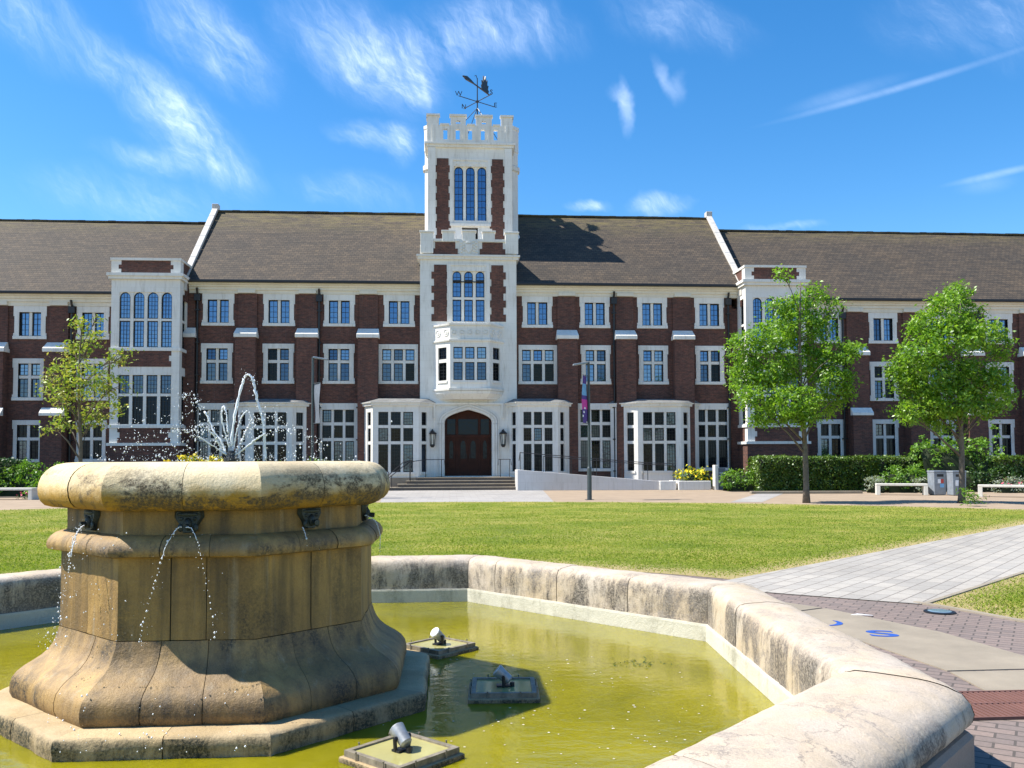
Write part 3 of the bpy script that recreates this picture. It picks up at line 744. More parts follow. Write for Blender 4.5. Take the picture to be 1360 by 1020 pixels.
for z, h, pr in ((tz(345), .16, .12), (tz(341.5), .10, .2)): body.box(TX0 - pr, TX1 + pr, YT - pr, 51.7, z, z + h)
for z, h, pr in ((tz2(196.5), .2, .13), (tz2(193.2), .12, .22)): body.box(U0 - pr, U1 + pr, Y2 - pr, YB + pr, z, z + h)
for a, b in ((U0 - .03, U0 + .42), (U1 - .42, U1 + .03)): body.box(a, b, Y2 - .1, Y2 - .002, zd, tz2(197))
twr = body.build('tower', [M['white'], M['black']], bld)
G = [M['white'], M['black'], M['glass_sky'], M['glass_mid'], M['glass_dark'], M['glass_open'], M['glass_pale']]
w = MB(); lights(w, uw0, uw1, [(uz0, uz1)], 3, .5, .16, Y2 + .22, arched=True, grid=(2, 8), lead=.02, open_=lambda r, k: 2); w.build('window', G, twr)
f = MB()
f.box(uw0 - .26, uw0 - .08, Y2 - .05, Y2 - .003, uz0 - .2, uz1 + .45); f.box(uw1 + .08, uw1 + .26, Y2 - .05, Y2 - .003, uz0 - .2, uz1 + .45)
f.box(uw0 - .08, uw1 + .08, Y2 - .05, Y2 - .003, uz1 + .34, uz1 + .45); f.box(uw0 - .26, uw1 + .26, Y2 - .12, Y2 - .003, uz0 - .34, uz0 - .2)
for k in range(4):                            # tracery lozenges over the lights
    x = uw0 + (uw1 - uw0) * (k + .5) / 4
    f.prism_xz([(x - .18, uz1 + .18), (x, uz1 + .05), (x + .18, uz1 + .18), (x, uz1 + .31)], Y2 - .03, Y2 - .0032)
f.build('window_surround', M['white'], twr)
w = MB(); tr = mz0 + (mz1 - mz0) * .44
lights(w, mw0, mw1, [(tr + .13, mz1), (mz0, tr)], 3, .5, .16, YT + .2, arched=True, grid=[(2, 5), (2, 4)], lead=.018, open_=lambda r, k: 2); w.build('window', G, twr)
f = MB()
f.box(mw0 - .3, mw0 - .1, YT - .05, YT - .002, mz0 - .05, mz1 + .42); f.box(mw1 + .1, mw1 + .3, YT - .05, YT - .002, mz0 - .05, mz1 + .42); f.box(mw0 - .1, mw1 + .1, YT - .05, YT - .002, mz1 + .3, mz1 + .42)
f.build('window_surround', M['white'], twr)
# toothed brick strips
def toothed(px0, px1, py0, py1, y, cut=(1, 1)):
    b = MB(); x0, x1, z0, z1 = X_(px0, y, 300), X_(px1, y, 300), Z_(py1, y, 625), Z_(py0, y, 625)
    n = max(2, round((z1 - z0) / .42))
    for k in range(n):
        e = .14 if k % 2 else 0.
        b.box(x0 + e * cut[0], x1 - e * cut[1], y - .02, y - .002, z0 + (z1 - z0) * k / n, z0 + (z1 - z0) * (k + 1) / n)
    b.build('brick_panel', M['brick'], twr)
toothed(577, 599, 211, 322, Y2); toothed(650.5, 671.5, 211, 322, Y2)
toothed(573, 596.5, 352, 427, YT); toothed(649, 671.5, 352, 427, YT)
bz0, bz1 = tz(339), tz(322)
for a, b in ((574.5, 608), (637, 671)): toothed(a, b, 322, 339, YT - .04)
# balcony parapet in front of the belfry: piers with caps, low merlons, carved shield panel
p = MB()
p.box(TX0 + .2, TX1 - .2, YT - .038, YT + .1, zs + .25, tz(318.5))
for a, b, t in ((558.5, 575.5, 310), (671, 688, 310), (587.5, 603.5, 309), (641, 657, 309), (614, 631.5, 308.5)):
    p.box(tx(a, 315), tx(b, 315), YT - .13, YT + .25, zs + .25 if a in (558.5, 671) else tz(321.8), tz(t)); p.box(tx(a, 315) - .05, tx(b, 315) + .05, YT - .19, YT + .3, tz(t), tz(t) + .09)
p.box(tx(574), tx(672), YT - .1, YT - .04, tz(321.5), tz(318))
p.build('balcony', M['white'], twr, bevel=.012)
c = MB(); cx, cz = tx(622.5, 330), tz(330)
c.box(cx - .52, cx + .52, YT - .12, YT - .041, cz - .5, cz + .48)
rnd = random.Random(3)
c.prism_xz([(cx - .2, cz + .2), (cx - .2, cz - .08), (cx, cz - .32), (cx + .2, cz - .08), (cx + .2, cz + .2)], YT - .19, YT - .12)
for sg in (-1, 1):
    for k in range(9):
        a = sg * (.26 + .13 * (k % 2) + .04 * rnd.random()); zz = cz - .34 + k * .085
        c.box(cx + a - .05, cx + a + .05, YT - .17 - .03 * rnd.random(), YT - .119, zz, zz + .075)
c.box(cx - .14, cx + .14, YT - .2, YT - .12, cz + .24, cz + .36)
c.build('carved_shield', M['white'], twr, bevel=.012)
# battlemented parapet pierced with slots
par = MB(); zt0, zt1, zm = tz2(193) + .12, tz2(168), tz2(156)
def side(p, L, ang, front):
    par.set(p, ang)
    mer = [(0, .135), (.27, .45), (.57, .755), (.865, 1.)]
    sl = (.21, .355, .5, .65, .80)
    hs = [(L * s - .12, L * s + .12, zt0 + .16, zt1 - .22) for s in sl]
    th = .26
    par.wall(0, L, zt0, zt1, hs, 0, th); par.wall(0, L, zt0, zt1, hs, th, 0.)
    gaps = [m for m in mer]
    for a, b in mer:
        ops = [(L * (a + b) / 2 - .13, L * (a + b) / 2 + .13, zt1 + .1, zm - .26)] if .1 < a < .8 else []
        par.wall(L * a, L * b, zt1, zm, ops, 0, th); par.wall(L * a, L * b, zt1, zm, ops, th, 0.)
        for q in (a, b): par.add([(L * q, 0, zt1), (L * q, th, zt1), (L * q, th, zm), (L * q, 0, zm)], [(0, 1, 2, 3)])
        par.box(L * a - .06, L * b + .06, -.07, th + .07, zm, zm + .11)
    for (a, b), (c_, d) in zip(mer, mer[1:]): par.box(L * b + .06, L * c_ - .06, -.06, th + .06, zt1, zt1 + .09)
    for s in (.07, .285, .43, .575, .72, .93): par.box(L * s - .06, L * s + .06, -.05, 0, zt0, zt1)
    par.T = None
Lx = U1 - U0
Lx = U1 - U0
side((U0 - .06, Y2 - .14, 0), Lx + .12, 0, True); side((U1 + .06, Y2 + .13, 0), Lx - .2, R(90), False)
side((U1 + .06, YB + .2, 0), Lx + .12, R(180), False); side((U0 - .06, YB - .07, 0), Lx - .2, R(-90), False)
par.build('parapet', M['white'], twr)
# octagonal stair turrets at the flanks
YU = Y2 + 2.2
def tzu(py): return Z_(py, YU, 625)
for cxx, r in ((X_(563.5, YU, 250) + .55, .55), (X_(688.5, YU, 250) - .62, .62)):
    def og(rr, z): return [(cxx + rr * math.cos(R(22.5 + 45 * k)), YU + rr * math.sin(R(22.5 + 45 * k)), z) for k in range(8)]
    t = MB(); z0 = tzu(320)
    t.loft([og(r + .16, 11), og(r + .16, z0), og(r + .06, z0 + .35), og(r, z0 + .5), og(r, tzu(230)), og(r + .12, tzu(229)), og(r + .12, tzu(224)), og(r, tzu(222)), og(r, tzu(205)), og(r + .04, tzu(204)), og(r + .04, tzu(176)), og(r + .08, tzu(175)), og(r + .08, tzu(171))])
    o = t.build('turret', M['white'], twr)
    t = MB(); t.loft([og(r + .07, tzu(171) + .002), og(r * .5, tzu(167)), og(.05, tzu(165))]); t.build('turret_cap', M['lead'], twr)
# ---- oriel over the door -------------------------------------------------------------------
ox0, ox1 = tx(576.5, 470), tx(667.5, 470)
yo = 48.6
oa, ob = X_(599, yo, 480), X_(649, yo, 480)
oa, ob = oa - .05, ob + .05
outl = [(ox0, YT), (oa, yo), (ob, yo), (ox1, YT)]
o_ = MB(); ow = []
zo = lambda py: Z_(py, 48.9, 625)
r0, r1, r2, r3 = zo(505.5), zo(481.5), zo(477), zo(461.5)
for k, (p, q) in enumerate(zip(outl, outl[1:])):
    L = math.hypot(q[0] - p[0], q[1] - p[1]); ang = math.atan2(q[1] - p[1], q[0] - p[0])
    u0, u1, n = (.18, L - .18, 3) if k == 1 else (L * .26, L * .78, 1)
    o_.set((p[0], p[1], 0), ang); o_.wall(0, L, zo(520), zo(433), [(u0, u1, r0, r3)], 0., .2)
    o_.box(u0 - .06, u1 + .06, -.05, .1, r0 - .14, r0 - .002)
    ow.append((p, ang, u0, u1, n))
    # carved tracery on the oriel parapet
    m_ = 5 if k == 1 else 2
    for i in range(m_):
        a = L * (i + .1) / m_; b = L * (i + .9) / m_
        zz0, zz1 = zo(449), zo(435.5)
        mid = (a + b) / 2; zc_ = (zz0 + zz1) / 2
        for qd in range(8):
            t0, t1 = qd * math.pi / 4, (qd + 1) * math.pi / 4
            rr = min((b - a), (zz1 - zz0)) * .42
            o_.prism_xz([(mid + rr * math.cos(t0), zc_ + rr * math.sin(t0)), (mid + rr * math.cos(t1), zc_ + rr * math.sin(t1)), (mid + rr * .8 * math.cos(t1), zc_ + rr * .8 * math.sin(t1)), (mid + rr * .8 * math.cos(t0), zc_ + rr * .8 * math.sin(t0))], -.03, -.001)
        o_.box(mid - .07, mid + .07, -.035, -.001, zc_ - .07, zc_ + .07)
o_.T = None
def oo(d, z): return [(ox0 - d, YT - .001, z), (oa - d * .6, yo - d, z), (ob + d * .6, yo - d, z), (ox1 + d, YT - .001, z)]
for z, h, d in ((zo(433), .1, .07), (zo(454), .09, .08), (zo(519), .12, .09)): o_.hexa(oo(d, z), oo(d + .02, z + h))
for py in (429.5,):
    for k in range(9):
        x = oa + (ob - oa) * (k + .1) / 9; o_.box(x, x + (ob - oa) * .075, yo - .05, yo + .1, zo(433) + .1, zo(433) + .16)
o_.hexa(oo(-.28, zo(530)), oo(.0, zo(523))); o_.hexa(oo(.0, zo(523) + .001), oo(.04, zo(520) + .02))
orl = o_.build('oriel', M['white'], bld)
for p, ang, u0, u1, n in ow:
    w = MB().set((p[0], p[1], 0), ang)
    lights(w, u0, u1, [(r2, r3), (r0, r1)], n, .5, .14, .12, grid=[(2, 3), (2, 5)], lead=.015, open_=lambda ri, k, n=n: (2 if ri == 0 else 3) if n == 3 else (3 if ri == 0 else 5))
    w.build('window', G, orl)
# ---- Tudor-arched doorway -------------------------------------------------------------------
xm = (dx0 + dx1) / 2; hw = (dx1 - dx0) / 2; spr = tz(563)
def tudor(k, grow=0.):
    pts = []
    for i in range(k + 1):
        t = i / k * math.pi / 2
        x = -hw - grow + (hw + grow) * (1 - math.cos(t)) ** 1.0
        pts.append((xm + x, spr + (dz1 - spr + grow) * (math.sin(t) ** .55 * .62 + .38 * (1 - math.cos(t)) ** .95)))
    return pts
arc = tudor(12)
a_ = MB()
for s in (1, -1):
    pts = [(xm + s * (p[0] - xm), p[1]) for p in arc]
    a_.prism_xz([(xm + s * -hw, dz1 + .002)] + pts, YT - .003, YT + .35)
for grow, y, th in ((.05, YT - .05, .09), (.2, YT - .10, .09), (.33, YT - .06, .07)):
    A = tudor(12, grow); B = tudor(12, grow + th)
    for s in (1, -1):
        for i in range(12):
            q = [(xm + s * (P[0] - xm), P[1]) for P in (A[i], A[i + 1], B[i + 1], B[i])]
            a_.prism_xz(q, y, YT - .0035)
        e0, e1 = sorted((xm + s * -(hw + grow), xm + s * -(hw + grow + th)))
        a_.box(e0, e1, y, YT - .0035, dz0, spr + .02)
zl = tz(537.5)
a_.box(xm - hw - .62, xm + hw + .62, YT - .14, YT - .004, zl, zl + .1)
for s in (-1, 1):
    e0, e1 = sorted((xm + s * (hw + .52), xm + s * (hw + .62))); a_.box(e0, e1, YT - .14, YT - .004, zl - .75, zl)
    for k in range(5):
        cx_ = xm + s * (hw + .42 - k * .2); cz_ = zl - .14 - (k % 2) * .07
        a_.box(cx_ - .06, cx_ + .06, YT - .05, YT - .004, cz_ - .05, cz_ + .06)
fix_normals(a_.build('door_arch', M['white'], bld))
d_ = MB(); yd = YT + .68
zt_ = tz(579)
cx1, cx2 = xm - hw * .48, xm + hw * .48
for x in (dx0 + .06, cx1, cx2, dx1 - .06): d_.box(x - .07, x + .07, yd - .06, yd + .06, dz0, dz1)
d_.box(dx0, dx1, yd - .085, yd + .06, zt_ - .09, zt_ + .09); d_.box(dx0, dx1, yd + .061, yd + .09, dz0, dz1); d_.box(dx0, dx1, yd - .04, yd + .06, dz1 - .5, dz1)
dr = d_.build('entrance_door', M['wood'], bld, bevel=.01)
def leaf(x0, x1, nm, glass=True):
    l = MB(); z0, z1 = dz0 + .02, zt_ - .095
    l.box(x0, x1, yd - .02, yd + .03, z0, z1, 0)
    for a, b in ((x0, x0 + .11), (x1 - .11, x1)): l.box(a, b, yd - .045, yd - .021, z0, z1, 0)
    for a, b in ((z0, z0 + .22), (z0 + .78, z0 + .93), (z1 - .12, z1)): l.box(x0 + .11, x1 - .11, yd - .045, yd - .021, a, b, 0)
    m_ = (x0 + x1) / 2; hwid = (x1 - x0) / 2 - .13
    l.add([(m_ - hwid, yd - .024, z0 + .95), (m_ + hwid, yd - .024, z0 + .95), (m_ + hwid, yd - .024, z1 - .14), (m_ - hwid, yd - .024, z1 - .14)], [(0, 1, 2, 3)], 1)
    for sg in (-1, 1): l.prism_xz([(m_ + sg * hwid, z1 - .12), (m_ + sg * hwid, z1 - .36), (m_ + sg * hwid * .6, z1 - .2), (m_, z1 - .14)], yd - .04, yd - .025, 0)
    l.box(m_ - .012, m_ + .012, yd - .05, yd - .0455, z0 + .25, z0 + .75, 0)
    fix_normals(l.build(nm, [M['wood'], M['glass_dark']], dr))
leaf(cx1 + .075, xm - .006, 'door_leaf'); leaf(xm + .006, cx2 - .075, 'door_leaf'); leaf(dx0 + .135, cx1 - .075, 'side_panel'); leaf(cx2 + .075, dx1 - .135, 'side_panel')
h_ = MB()
for s in (-1, 1): h_.tube([(xm + s * .09, yd - .09, dz0 + .98), (xm + s * .09, yd - .09, dz0 + 1.25)], .015, 6)
h_.build('handle', M['bronze'], dr)
t_ = MB()
for a, b in ((dx0 + .14, cx1 - .08), (cx1 + .08, cx2 - .08), (cx2 + .08, dx1 - .14)):
    t_.add([(a, yd - .01, zt_ + .1), (b, yd - .01, zt_ + .1), (b, yd - .01, dz1 - .5), (a, yd - .01, dz1 - .5)], [(0, 1, 2, 3)])
t_.build('fanlight', M['glass_dark'], dr)

# ================================================================== things at the entrance
for px, lab in ((574.5, 'black iron lantern on the white wall to the left of the arched door'), (668, 'black iron lantern on the white wall to the right of the arched door')):
    x = tx(px, 580); z = tz(583)
    t = thing('wall_lantern', (x, YT - .2, z), lab, 'lantern', 'lanterns beside the arched door')
    f = MB(); r = .17
    hx = lambda rr, zz: [(x + rr * math.cos(R(60 * k)), YT - .25 + rr * math.sin(R(60 * k)), zz) for k in range(6)]
    for k in range(6):
        c, s = math.cos(R(60 * k)), math.sin(R(60 * k))
        f.tube([(x + .11 * c, YT - .25 + .11 * s, z - .33), (x + r * c, YT - .25 + r * s, z + .26)], .02, 5)
    f.loft([hx(.13, z - .36), hx(.13, z - .30)]); f.loft([hx(.06, z - .47), hx(.13, z - .361)]); f.loft([hx(.21, z + .26), hx(.22, z + .32), hx(.05, z + .46), hx(.02, z + .55)])
    f.tube([(x, YT - .01, z + .45), (x, YT - .25, z + .5)], .02, 5); f.box(x - .07, x + .07, YT - .03, YT - .002, z - .35, z + .5)
    f.build('lantern_frame', M['black'], t)
    g = MB(); g.loft([hx(.105, z - .299), hx(.155, z + .255)]); g.build('lantern_glass', M['lamp_glass'], t)
# steps
S_ = None
st = thing('entrance_steps', (.6, 47.6, 0), 'broad shallow stone steps rising to the arched entrance door', 'steps')
ext = ((-3.2, 4.75), (-2.75, 4.35), (-2.3, 3.85), (-1.75, 3.32))
for k, (a, b) in enumerate(ext):
    s_ = MB(); y = 47.05 + k * .36
    s_.box(a, b, y, YT - .004 if k == 3 else y + .75, k * .165 + .001, k * .165 + .125, 1)
    s_.box(a - .03, b + .03, y - .035, YT - .004 if k == 3 else y + .75, k * .165 + .1251, k * .165 + .166, 0)
    s_.build('step', [M['slab'], M['riser']], st, bevel=.01)
s_ = MB(); s_.box(-3.2, -1.8, 48.2, 48.45, 0, .658); s_.build('landing_wall', M['slab'], st); s_ = MB(); s_.box(3.33, 3.6, 48.2, 48.45, 0, .658); s_.build('landing_wall', M['slab'], st)
def rail(pts, posts, label, cat='handrail', name='handrail', r=.022):
    t = thing(name, (pts[0][0], pts[0][1], 0), label, cat, 'black handrails at the entrance')
    a = MB(); a.tube(pts, r, 6); a.build('top_rail', M['black'], t)
    for p in posts:
        b = MB(); b.tube([(p[0], p[1], p[2]), (p[0], p[1], p[3])], r * .9, 6); b.build('post', M['black'], t)
z_ = .66
rail([(-3.75, 46.9, .72), (-3.55, 46.95, .62), (-3.2, 47.0, .66), (-2.2, 48.1, 1.5), (-1.3, 48.3, 1.62), (-.3, 48.35, 1.62), (-.27, 48.35, 1.3)],
     [(-3.05, 47.12, 0.1, .8), (-2.15, 48.12, .3, 1.53), (-1.3, 48.3, z_, 1.62), (-.45, 48.35, z_, 1.62)], 'black curved handrail on the left side of the entrance steps')
rail([(-3.5, 46.95, .98), (-3.3, 46.92, 1.0), (-3.25, 46.9, .78), (-2.5, 47.45, 1.45), (-2.1, 47.7, 1.6), (-1.95, 47.8, 1.52)],
     [(-3.2, 46.98, 0.0, 1.0), (-2.1, 47.7, .4, 1.6)], 'black scrolled handrail standing at the foot of the steps, nearest the fountain')
rail([(2.62, 48.35, 1.3), (2.65, 48.35, 1.62), (3.3, 48.3, 1.62), (3.34, 48.3, 1.3)], [(2.75, 48.35, z_, 1.62), (3.25, 48.3, z_, 1.62)], 'short black handrail between the door and the ramp')
# ramp with grey rendered walls
rp = thing('access_ramp', (7.6, 46.2, 0), 'long grey rendered ramp wall sloping down from the entrance steps to the right', 'ramp')
xr0, xr1 = X_(687, 46.2, 630), X_(876, 45.4, 640)
a_ = MB()
def zt(x): t = (x - xr0) / (xr1 - xr0); return 1.08 - .62 * max(0, min(1, t))
a_.hexa([(xr0, 46.0, 0), (xr1, 45.4, 0), (xr1, 45.7, 0), (xr0, 46.3, 0)], [(xr0, 46.0, zt(xr0)), (xr1, 45.4, zt(xr1)), (xr1, 45.7, zt(xr1)), (xr0, 46.3, zt(xr0))])
a_.hexa([(xr0 - .02, 46.31, 0), (xr0 + .25, 46.31, 0), (xr0 + .25, 47.55, 0), (xr0 - .02, 47.55, 0)], [(xr0 - .02, 46.31, 1.07), (xr0 + .25, 46.31, 1.07), (xr0 + .25, 47.55, 1.07), (xr0 - .02, 47.55, 1.07)])
a_.build('ramp_wall', M['render'], rp, bevel=.015)
a_ = MB(); a_.hexa([(xr0 + .26, 46.31, 0), (xr1, 45.71, 0), (xr1, 47.4, 0), (xr0 + .26, 47.58, 0)], [(xr0 + .26, 46.31, .64), (xr1, 45.71, .02), (xr1, 47.4, .02), (xr0 + .26, 47.58, .64)]); a_.build('ramp_slope', M['tan'], rp)
a_ = MB(); a_.box(xr1 + .002, xr1 + .85, 45.3, 45.75, 0, .47); a_.build('end_pier', M['white'], rp, bevel=.015)
lw_ = MB(); x0_ = X_(900, 45.4, 645); lw_.box(x0_, X_(944, 45.2, 645), 45.15, 45.5, 0, .46); lw_.box(x0_, x0_ + .3, 45.501, 47.2, 0, .458)
tag(lw_.build('low_wall', M['white'], None, bevel=.015, loc=(x0_, 45.3, 0)), 'low white rendered wall between the ramp end and the yellow bush', 'low wall')
pts = [(xr0 + .15, 46.9, 1.55), (xr0 + .15, 46.15, 1.98)]
xs = [xr0 + .15 + (xr1 - xr0 + .6) * k / 6 for k in range(7)]
pts += [(x, 46.15 - .6 * (x - xr0) / (xr1 - xr0), zt(x) + .9) for x in xs]
rail(pts, [(x, 46.15 - .6 * (x - xr0) / (xr1 - xr0), zt(x) - .05, zt(x) + .9) for x in xs], 'long black handrail along the top of the ramp wall')
rb = [(x, 47.3 - .6 * (x - xr0) / (xr1 - xr0), zt(x) + .82) for x in xs[1:]] + [(x0_ + .15, 46.6, 1.2)]
rail(rb, [(p[0], p[1], 0.02, p[2]) for p in rb[::2]], 'black handrail at the back of the ramp, close to the bays')
# weather vane on the tower
wx, wy, wz = X_(634, 54.2, 150), 54.2, tz2(186)
wv = thing('weather_vane', (wx, wy, wz), 'black iron weather vane with compass arms on top of the white tower', 'weather vane')
zc_ = Z_(135, 54.2, 634); ztp = Z_(104, 54.2, 634)
a_ = MB(); a_.tube([(wx, wy, wz), (wx, wy, ztp)], [.05, .03], 8); a_.lathe([(.0, -.1), (.1, -.05), (.1, .05), (0, .1)], (wx, wy, zc_), 8)
zb_ = Z_(143.5, 54.2, 634)
for k in range(4):
    an = R(30 + 90 * k); a_.tube([(wx, wy, zb_), (wx + 1.5 * math.cos(an), wy + 1.5 * math.sin(an), zb_ - 1.7)], .022, 5)
a_.build('mast', M['black'], wv)
a_ = MB(); a_.tube([(wx, wy, ztp - .05), (wx - .08, wy, ztp + .2), (wx - .16, wy - .05, ztp + .12)], .025, 5); a_.build('finial', M['black'], wv)
for k, ch in enumerate('ENWS'):
    an = R(35 + 90 * k); e = (wx + 1.42 * math.cos(an), wy + 1.42 * math.sin(an), zc_)
    b = MB(); b.tube([(wx, wy, zc_), e], .026, 5); b.build('compass_arm', M['black'], wv)
    fc = bpy.data.curves.new('compass_letter', 'FONT'); fc.body = ch; fc.size = .42; fc.extrude = .015; fc.align_x = 'CENTER'
    tmp = bpy.data.objects.new('tmp', fc); COL.objects.link(tmp)
    me = bpy.data.meshes.new_from_object(tmp.evaluated_get(bpy.context.evaluated_depsgraph_get())); bpy.data.objects.remove(tmp)
    me.materials.clear(); me.materials.append(M['black'])
    l = bpy.data.objects.new('compass_letter', me); COL.objects.link(l); l.parent = wv
    l.location = (e[0] - wx, e[1] - wy, e[2] - wz); l.rotation_euler = (R(90), 0, an - R(35) if k % 2 == 0 else R(20))
an = R(58); dv = Vector((math.cos(an), math.sin(an), 0)); o = Vector((wx, wy, Z_(114.5, 54.2, 634)))
b = MB(); p0, p1 = o - dv * 1.5, o + dv * 1.5
b.tube([p0, p1], .045, 6)
up = Vector((0, 0, 1)); sd_ = dv.cross(up)
def plate(mb, pts, th=.03):
    q = [(o + dv * a + up * z) for a, z in pts]; n = len(q)
    mb.add([tuple(v + sd_ * th) for v in q] + [tuple(v - sd_ * th) for v in q], [tuple(range(n)), tuple(range(2 * n - 1, n - 1, -1))] + [(i, i + n, (i + 1) % n + n, (i + 1) % n) for i in range(n)])
plate(b, [(-1.75, 0), (-1.3, .14), (-.85, .1), (-.5, .03), (-.5, -.03), (-1.3, -.1)], .05)
b.build('pointer', M['black'], wv)
b = MB(); fl = [(.55, .03), (.5, .3), (.62, .28), (.55, .6), (.72, .52), (.75, .95), (.9, .7), (1.0, 1.02), (1.1, .68), (1.25, .85), (1.22, .5), (1.38, .52), (1.3, .25), (1.42, .2), (1.35, .03)]
plate(b, fl); b.build('tail', M['black'], wv)
# ================================================================== GROUND
def sheet(name, poly, z, m, loc=(0, 0, 0), kind='structure'):
    mb = MB(); mb.add([(p[0], p[1], z) for p in poly], [tuple(range(len(poly)))])
    return mb.build(name, m, None, kind=kind, loc=loc)
def ring_sheet(name, c, r0, r1, z, m, a0=0., a1=360., n=180):
    mb = MB(); k = max(2, int(n * (a1 - a0) / 360))
    A = [R(a0 + (a1 - a0) * i / k) for i in range(k + 1)]
    mb.loft([[(c[0] + r * math.cos(a), c[1] + r * math.sin(a), z) for a in A] for r in (r1, r0)], 0, cap=False, closed=False)
    return mb.build(name, m, None, kind='structure', loc=(c[0], c[1], 0))
FC = (-1.58, 6.5)
IN_ = [(.21, 10.38), (2.31, 7.92), (2.11, 4.80), (-.15, 2.55), (-3.0, 2.55), (-5.15, 4.86), (-5.35, 8.0), (-3.2, 10.38)]
OUT = [(.45, 10.95), (2.86, 8.16), (2.64, 4.36), (.08, 1.80), (-3.2, 1.80), (-5.75, 4.4), (-5.95, 8.2), (-3.45, 10.95)]
MID = [((a[0] + b[0]) / 2, (a[1] + b[1]) / 2) for a, b in zip(IN_, OUT)]
def around_pool(name, rad, z, m):
    # sheet with the octagonal pool left open
    n = 160; inner = []
    for k in range(n):
        t = k / n * 8; i = int(t); f = t - i; a, b = MID[i], MID[(i + 1) % 8]
        inner.append((a[0] + (b[0] - a[0]) * f, a[1] + (b[1] - a[1]) * f))
    outer = []
    for x, y in inner:
        l = math.hypot(x - FC[0], y - FC[1]); outer.append((FC[0] + (x - FC[0]) / l * rad, FC[1] + (y - FC[1]) / l * rad))
    mb = MB(); mb.loft([[(p[0], p[1], z) for p in inner], [(p[0], p[1], z) for p in outer]], 0, cap=False)
    o = mb.build(name, m, None, kind='structure', loc=(FC[0], FC[1], 0)); fix_normals(o)
    if o.data.polygons[0].normal.z < 0: o.data.flip_normals()
around_pool('ground', 500, 0., M['tan'])
ring_sheet('lawn', FC, 7.45, 27.6, .008, M['lawn'])
around_pool('paved_ring', 7.47, .004, M['ring'])
P1, P2, P3, P4 = atZ(985, 768), atZ(1360, 697), atZ(1225, 803), atZ(1360, 757)
dpa = Vector((P2[0] - P1[0], P2[1] - P1[1])).normalized()
ext = lambda p, t: (p[0] + dpa.x * t, p[1] + dpa.y * t)
sheet('garden_path', [ext(P1, -1.2), ext(P3, -.05), ext(P3, 24), ext(P1, 24)], .013, M['path'])
sheet('door_path', [(-2.6, 33.2), (3.9, 33.2), (4.9, 47.0), (-3.4, 47.0)], .004, M['doorpath'])
sheet('side_path', [atZ(970, 667)[:2], atZ(1012, 667)[:2], atZ(1042, 655)[:2], atZ(1008, 655)[:2]], .005, M['doorpath'])
# pale edging along the lawn
e = MB()
nrm = Vector((dpa.y, -dpa.x))
a, b = ext(P3, 0), ext(P3, 24)
e.hexa([(a[0], a[1], 0), (a[0] + nrm.x * .06, a[1] + nrm.y * .06, 0), (b[0] + nrm.x * .06, b[1] + nrm.y * .06, 0), (b[0], b[1], 0)],
       [(a[0], a[1], .022), (a[0] + nrm.x * .06, a[1] + nrm.y * .06, .022), (b[0] + nrm.x * .06, b[1] + nrm.y * .06, .022), (b[0], b[1], .022)])
e.loft([[(FC[0] + r * math.cos(R(t)), FC[1] + r * math.sin(R(t)), z) for t in range(-40, 26)] for r, z in ((7.49, .0), (7.49, .02), (7.42, .02), (7.42, 0))], 0, cap=False, closed=False)
e.build('lawn_edging', M['slab'], None, kind='structure')
for k, (a0, a1) in enumerate(((-26.5, .1), (.5, 27), (27.4, 54), (-54, -26.9))):
    A = [R(a0), R(a1)]; q = 2
    for rr0, rr1 in ((5.33, 6.28),):
        mb = MB(); n = 2
        tt = [A[0] + (A[1] - A[0]) * i / n for i in range(n + 1)]
        out = [(FC[0] + rr1 * math.cos(t), FC[1] + rr1 * math.sin(t)) for t in tt]; inn = [(FC[0] + rr0 * math.cos(t), FC[1] + rr0 * math.sin(t)) for t in reversed(tt)]
        mb.prism_xy(out + inn, .0, .012)
        o = mb.build('stone_slab', M['slab'], None, kind='structure')
# blue letter let into the slab and the one beside it
def letter(ch, px, py, size, rot, label, sx=1.):
    p = atZ(px, py, .0125)
    fc = bpy.data.curves.new('letter', 'FONT'); fc.body = ch; fc.size = size; fc.align_x = 'CENTER'; fc.align_y = 'CENTER'; fc.extrude = .001; fc.offset = .007
    tmp = bpy.data.objects.new('tmp', fc); COL.objects.link(tmp)
    me = bpy.data.meshes.new_from_object(tmp.evaluated_get(bpy.context.evaluated_depsgraph_get())); bpy.data.objects.remove(tmp)
    me.materials.clear(); me.materials.append(M['letter'])
    l = bpy.data.objects.new('inlaid_letter', me); COL.objects.link(l); l.location = (p[0], p[1], .0145); l.rotation_euler = (0, 0, rot); l.scale = (sx, 1, 1)
    tag(l, label, 'letter')
letter('S', 1172, 842, .40, R(-12), 'blue letter S on the tan stone slab beside the basin', 1.5)
letter(')', 1113, 828, .30, R(-35), 'small curved blue mark on the tan slab, half hidden by the basin coping', 1.3)
p = atZ(1248, 814)
mb = MB(); mb.lathe([(.155, 0), (.155, .018), (.12, .022)], (p[0], p[1], 0), 24); mb.build('ring', M['black'], None)
o = bpy.data.objects['ring']; o.name = 'ground_light'; tag(o, 'round flush ground light with a dark rim in the brick paving by the lawn', 'ground light')
mb = MB(); mb.lathe([(.118, .0225), (.10, .027), (.0, .029)], (p[0], p[1], 0), 24); l = mb.build('lens', simple('blue_grey_lens', (.16, .24, .30), .15), None); l.parent = o
p = atZ(1146, 819)
mb = MB()
mb.add([(p[0] - .11, p[1] + .05, .012), (p[0] + .09, p[1] - .03, .016), (p[0] + .11, p[1] + .0, .012), (p[0] - .03, p[1] + .06, .02), (p[0] + .02, p[1] + .0, .024)], [(0, 1, 4), (1, 2, 4), (2, 3, 4), (3, 0, 4)])
tag(mb.build('paper_scrap', M['paper'], None, loc=(p[0], p[1], 0)), 'white scrap of paper lying on the brick paving beyond the coping', 'paper')
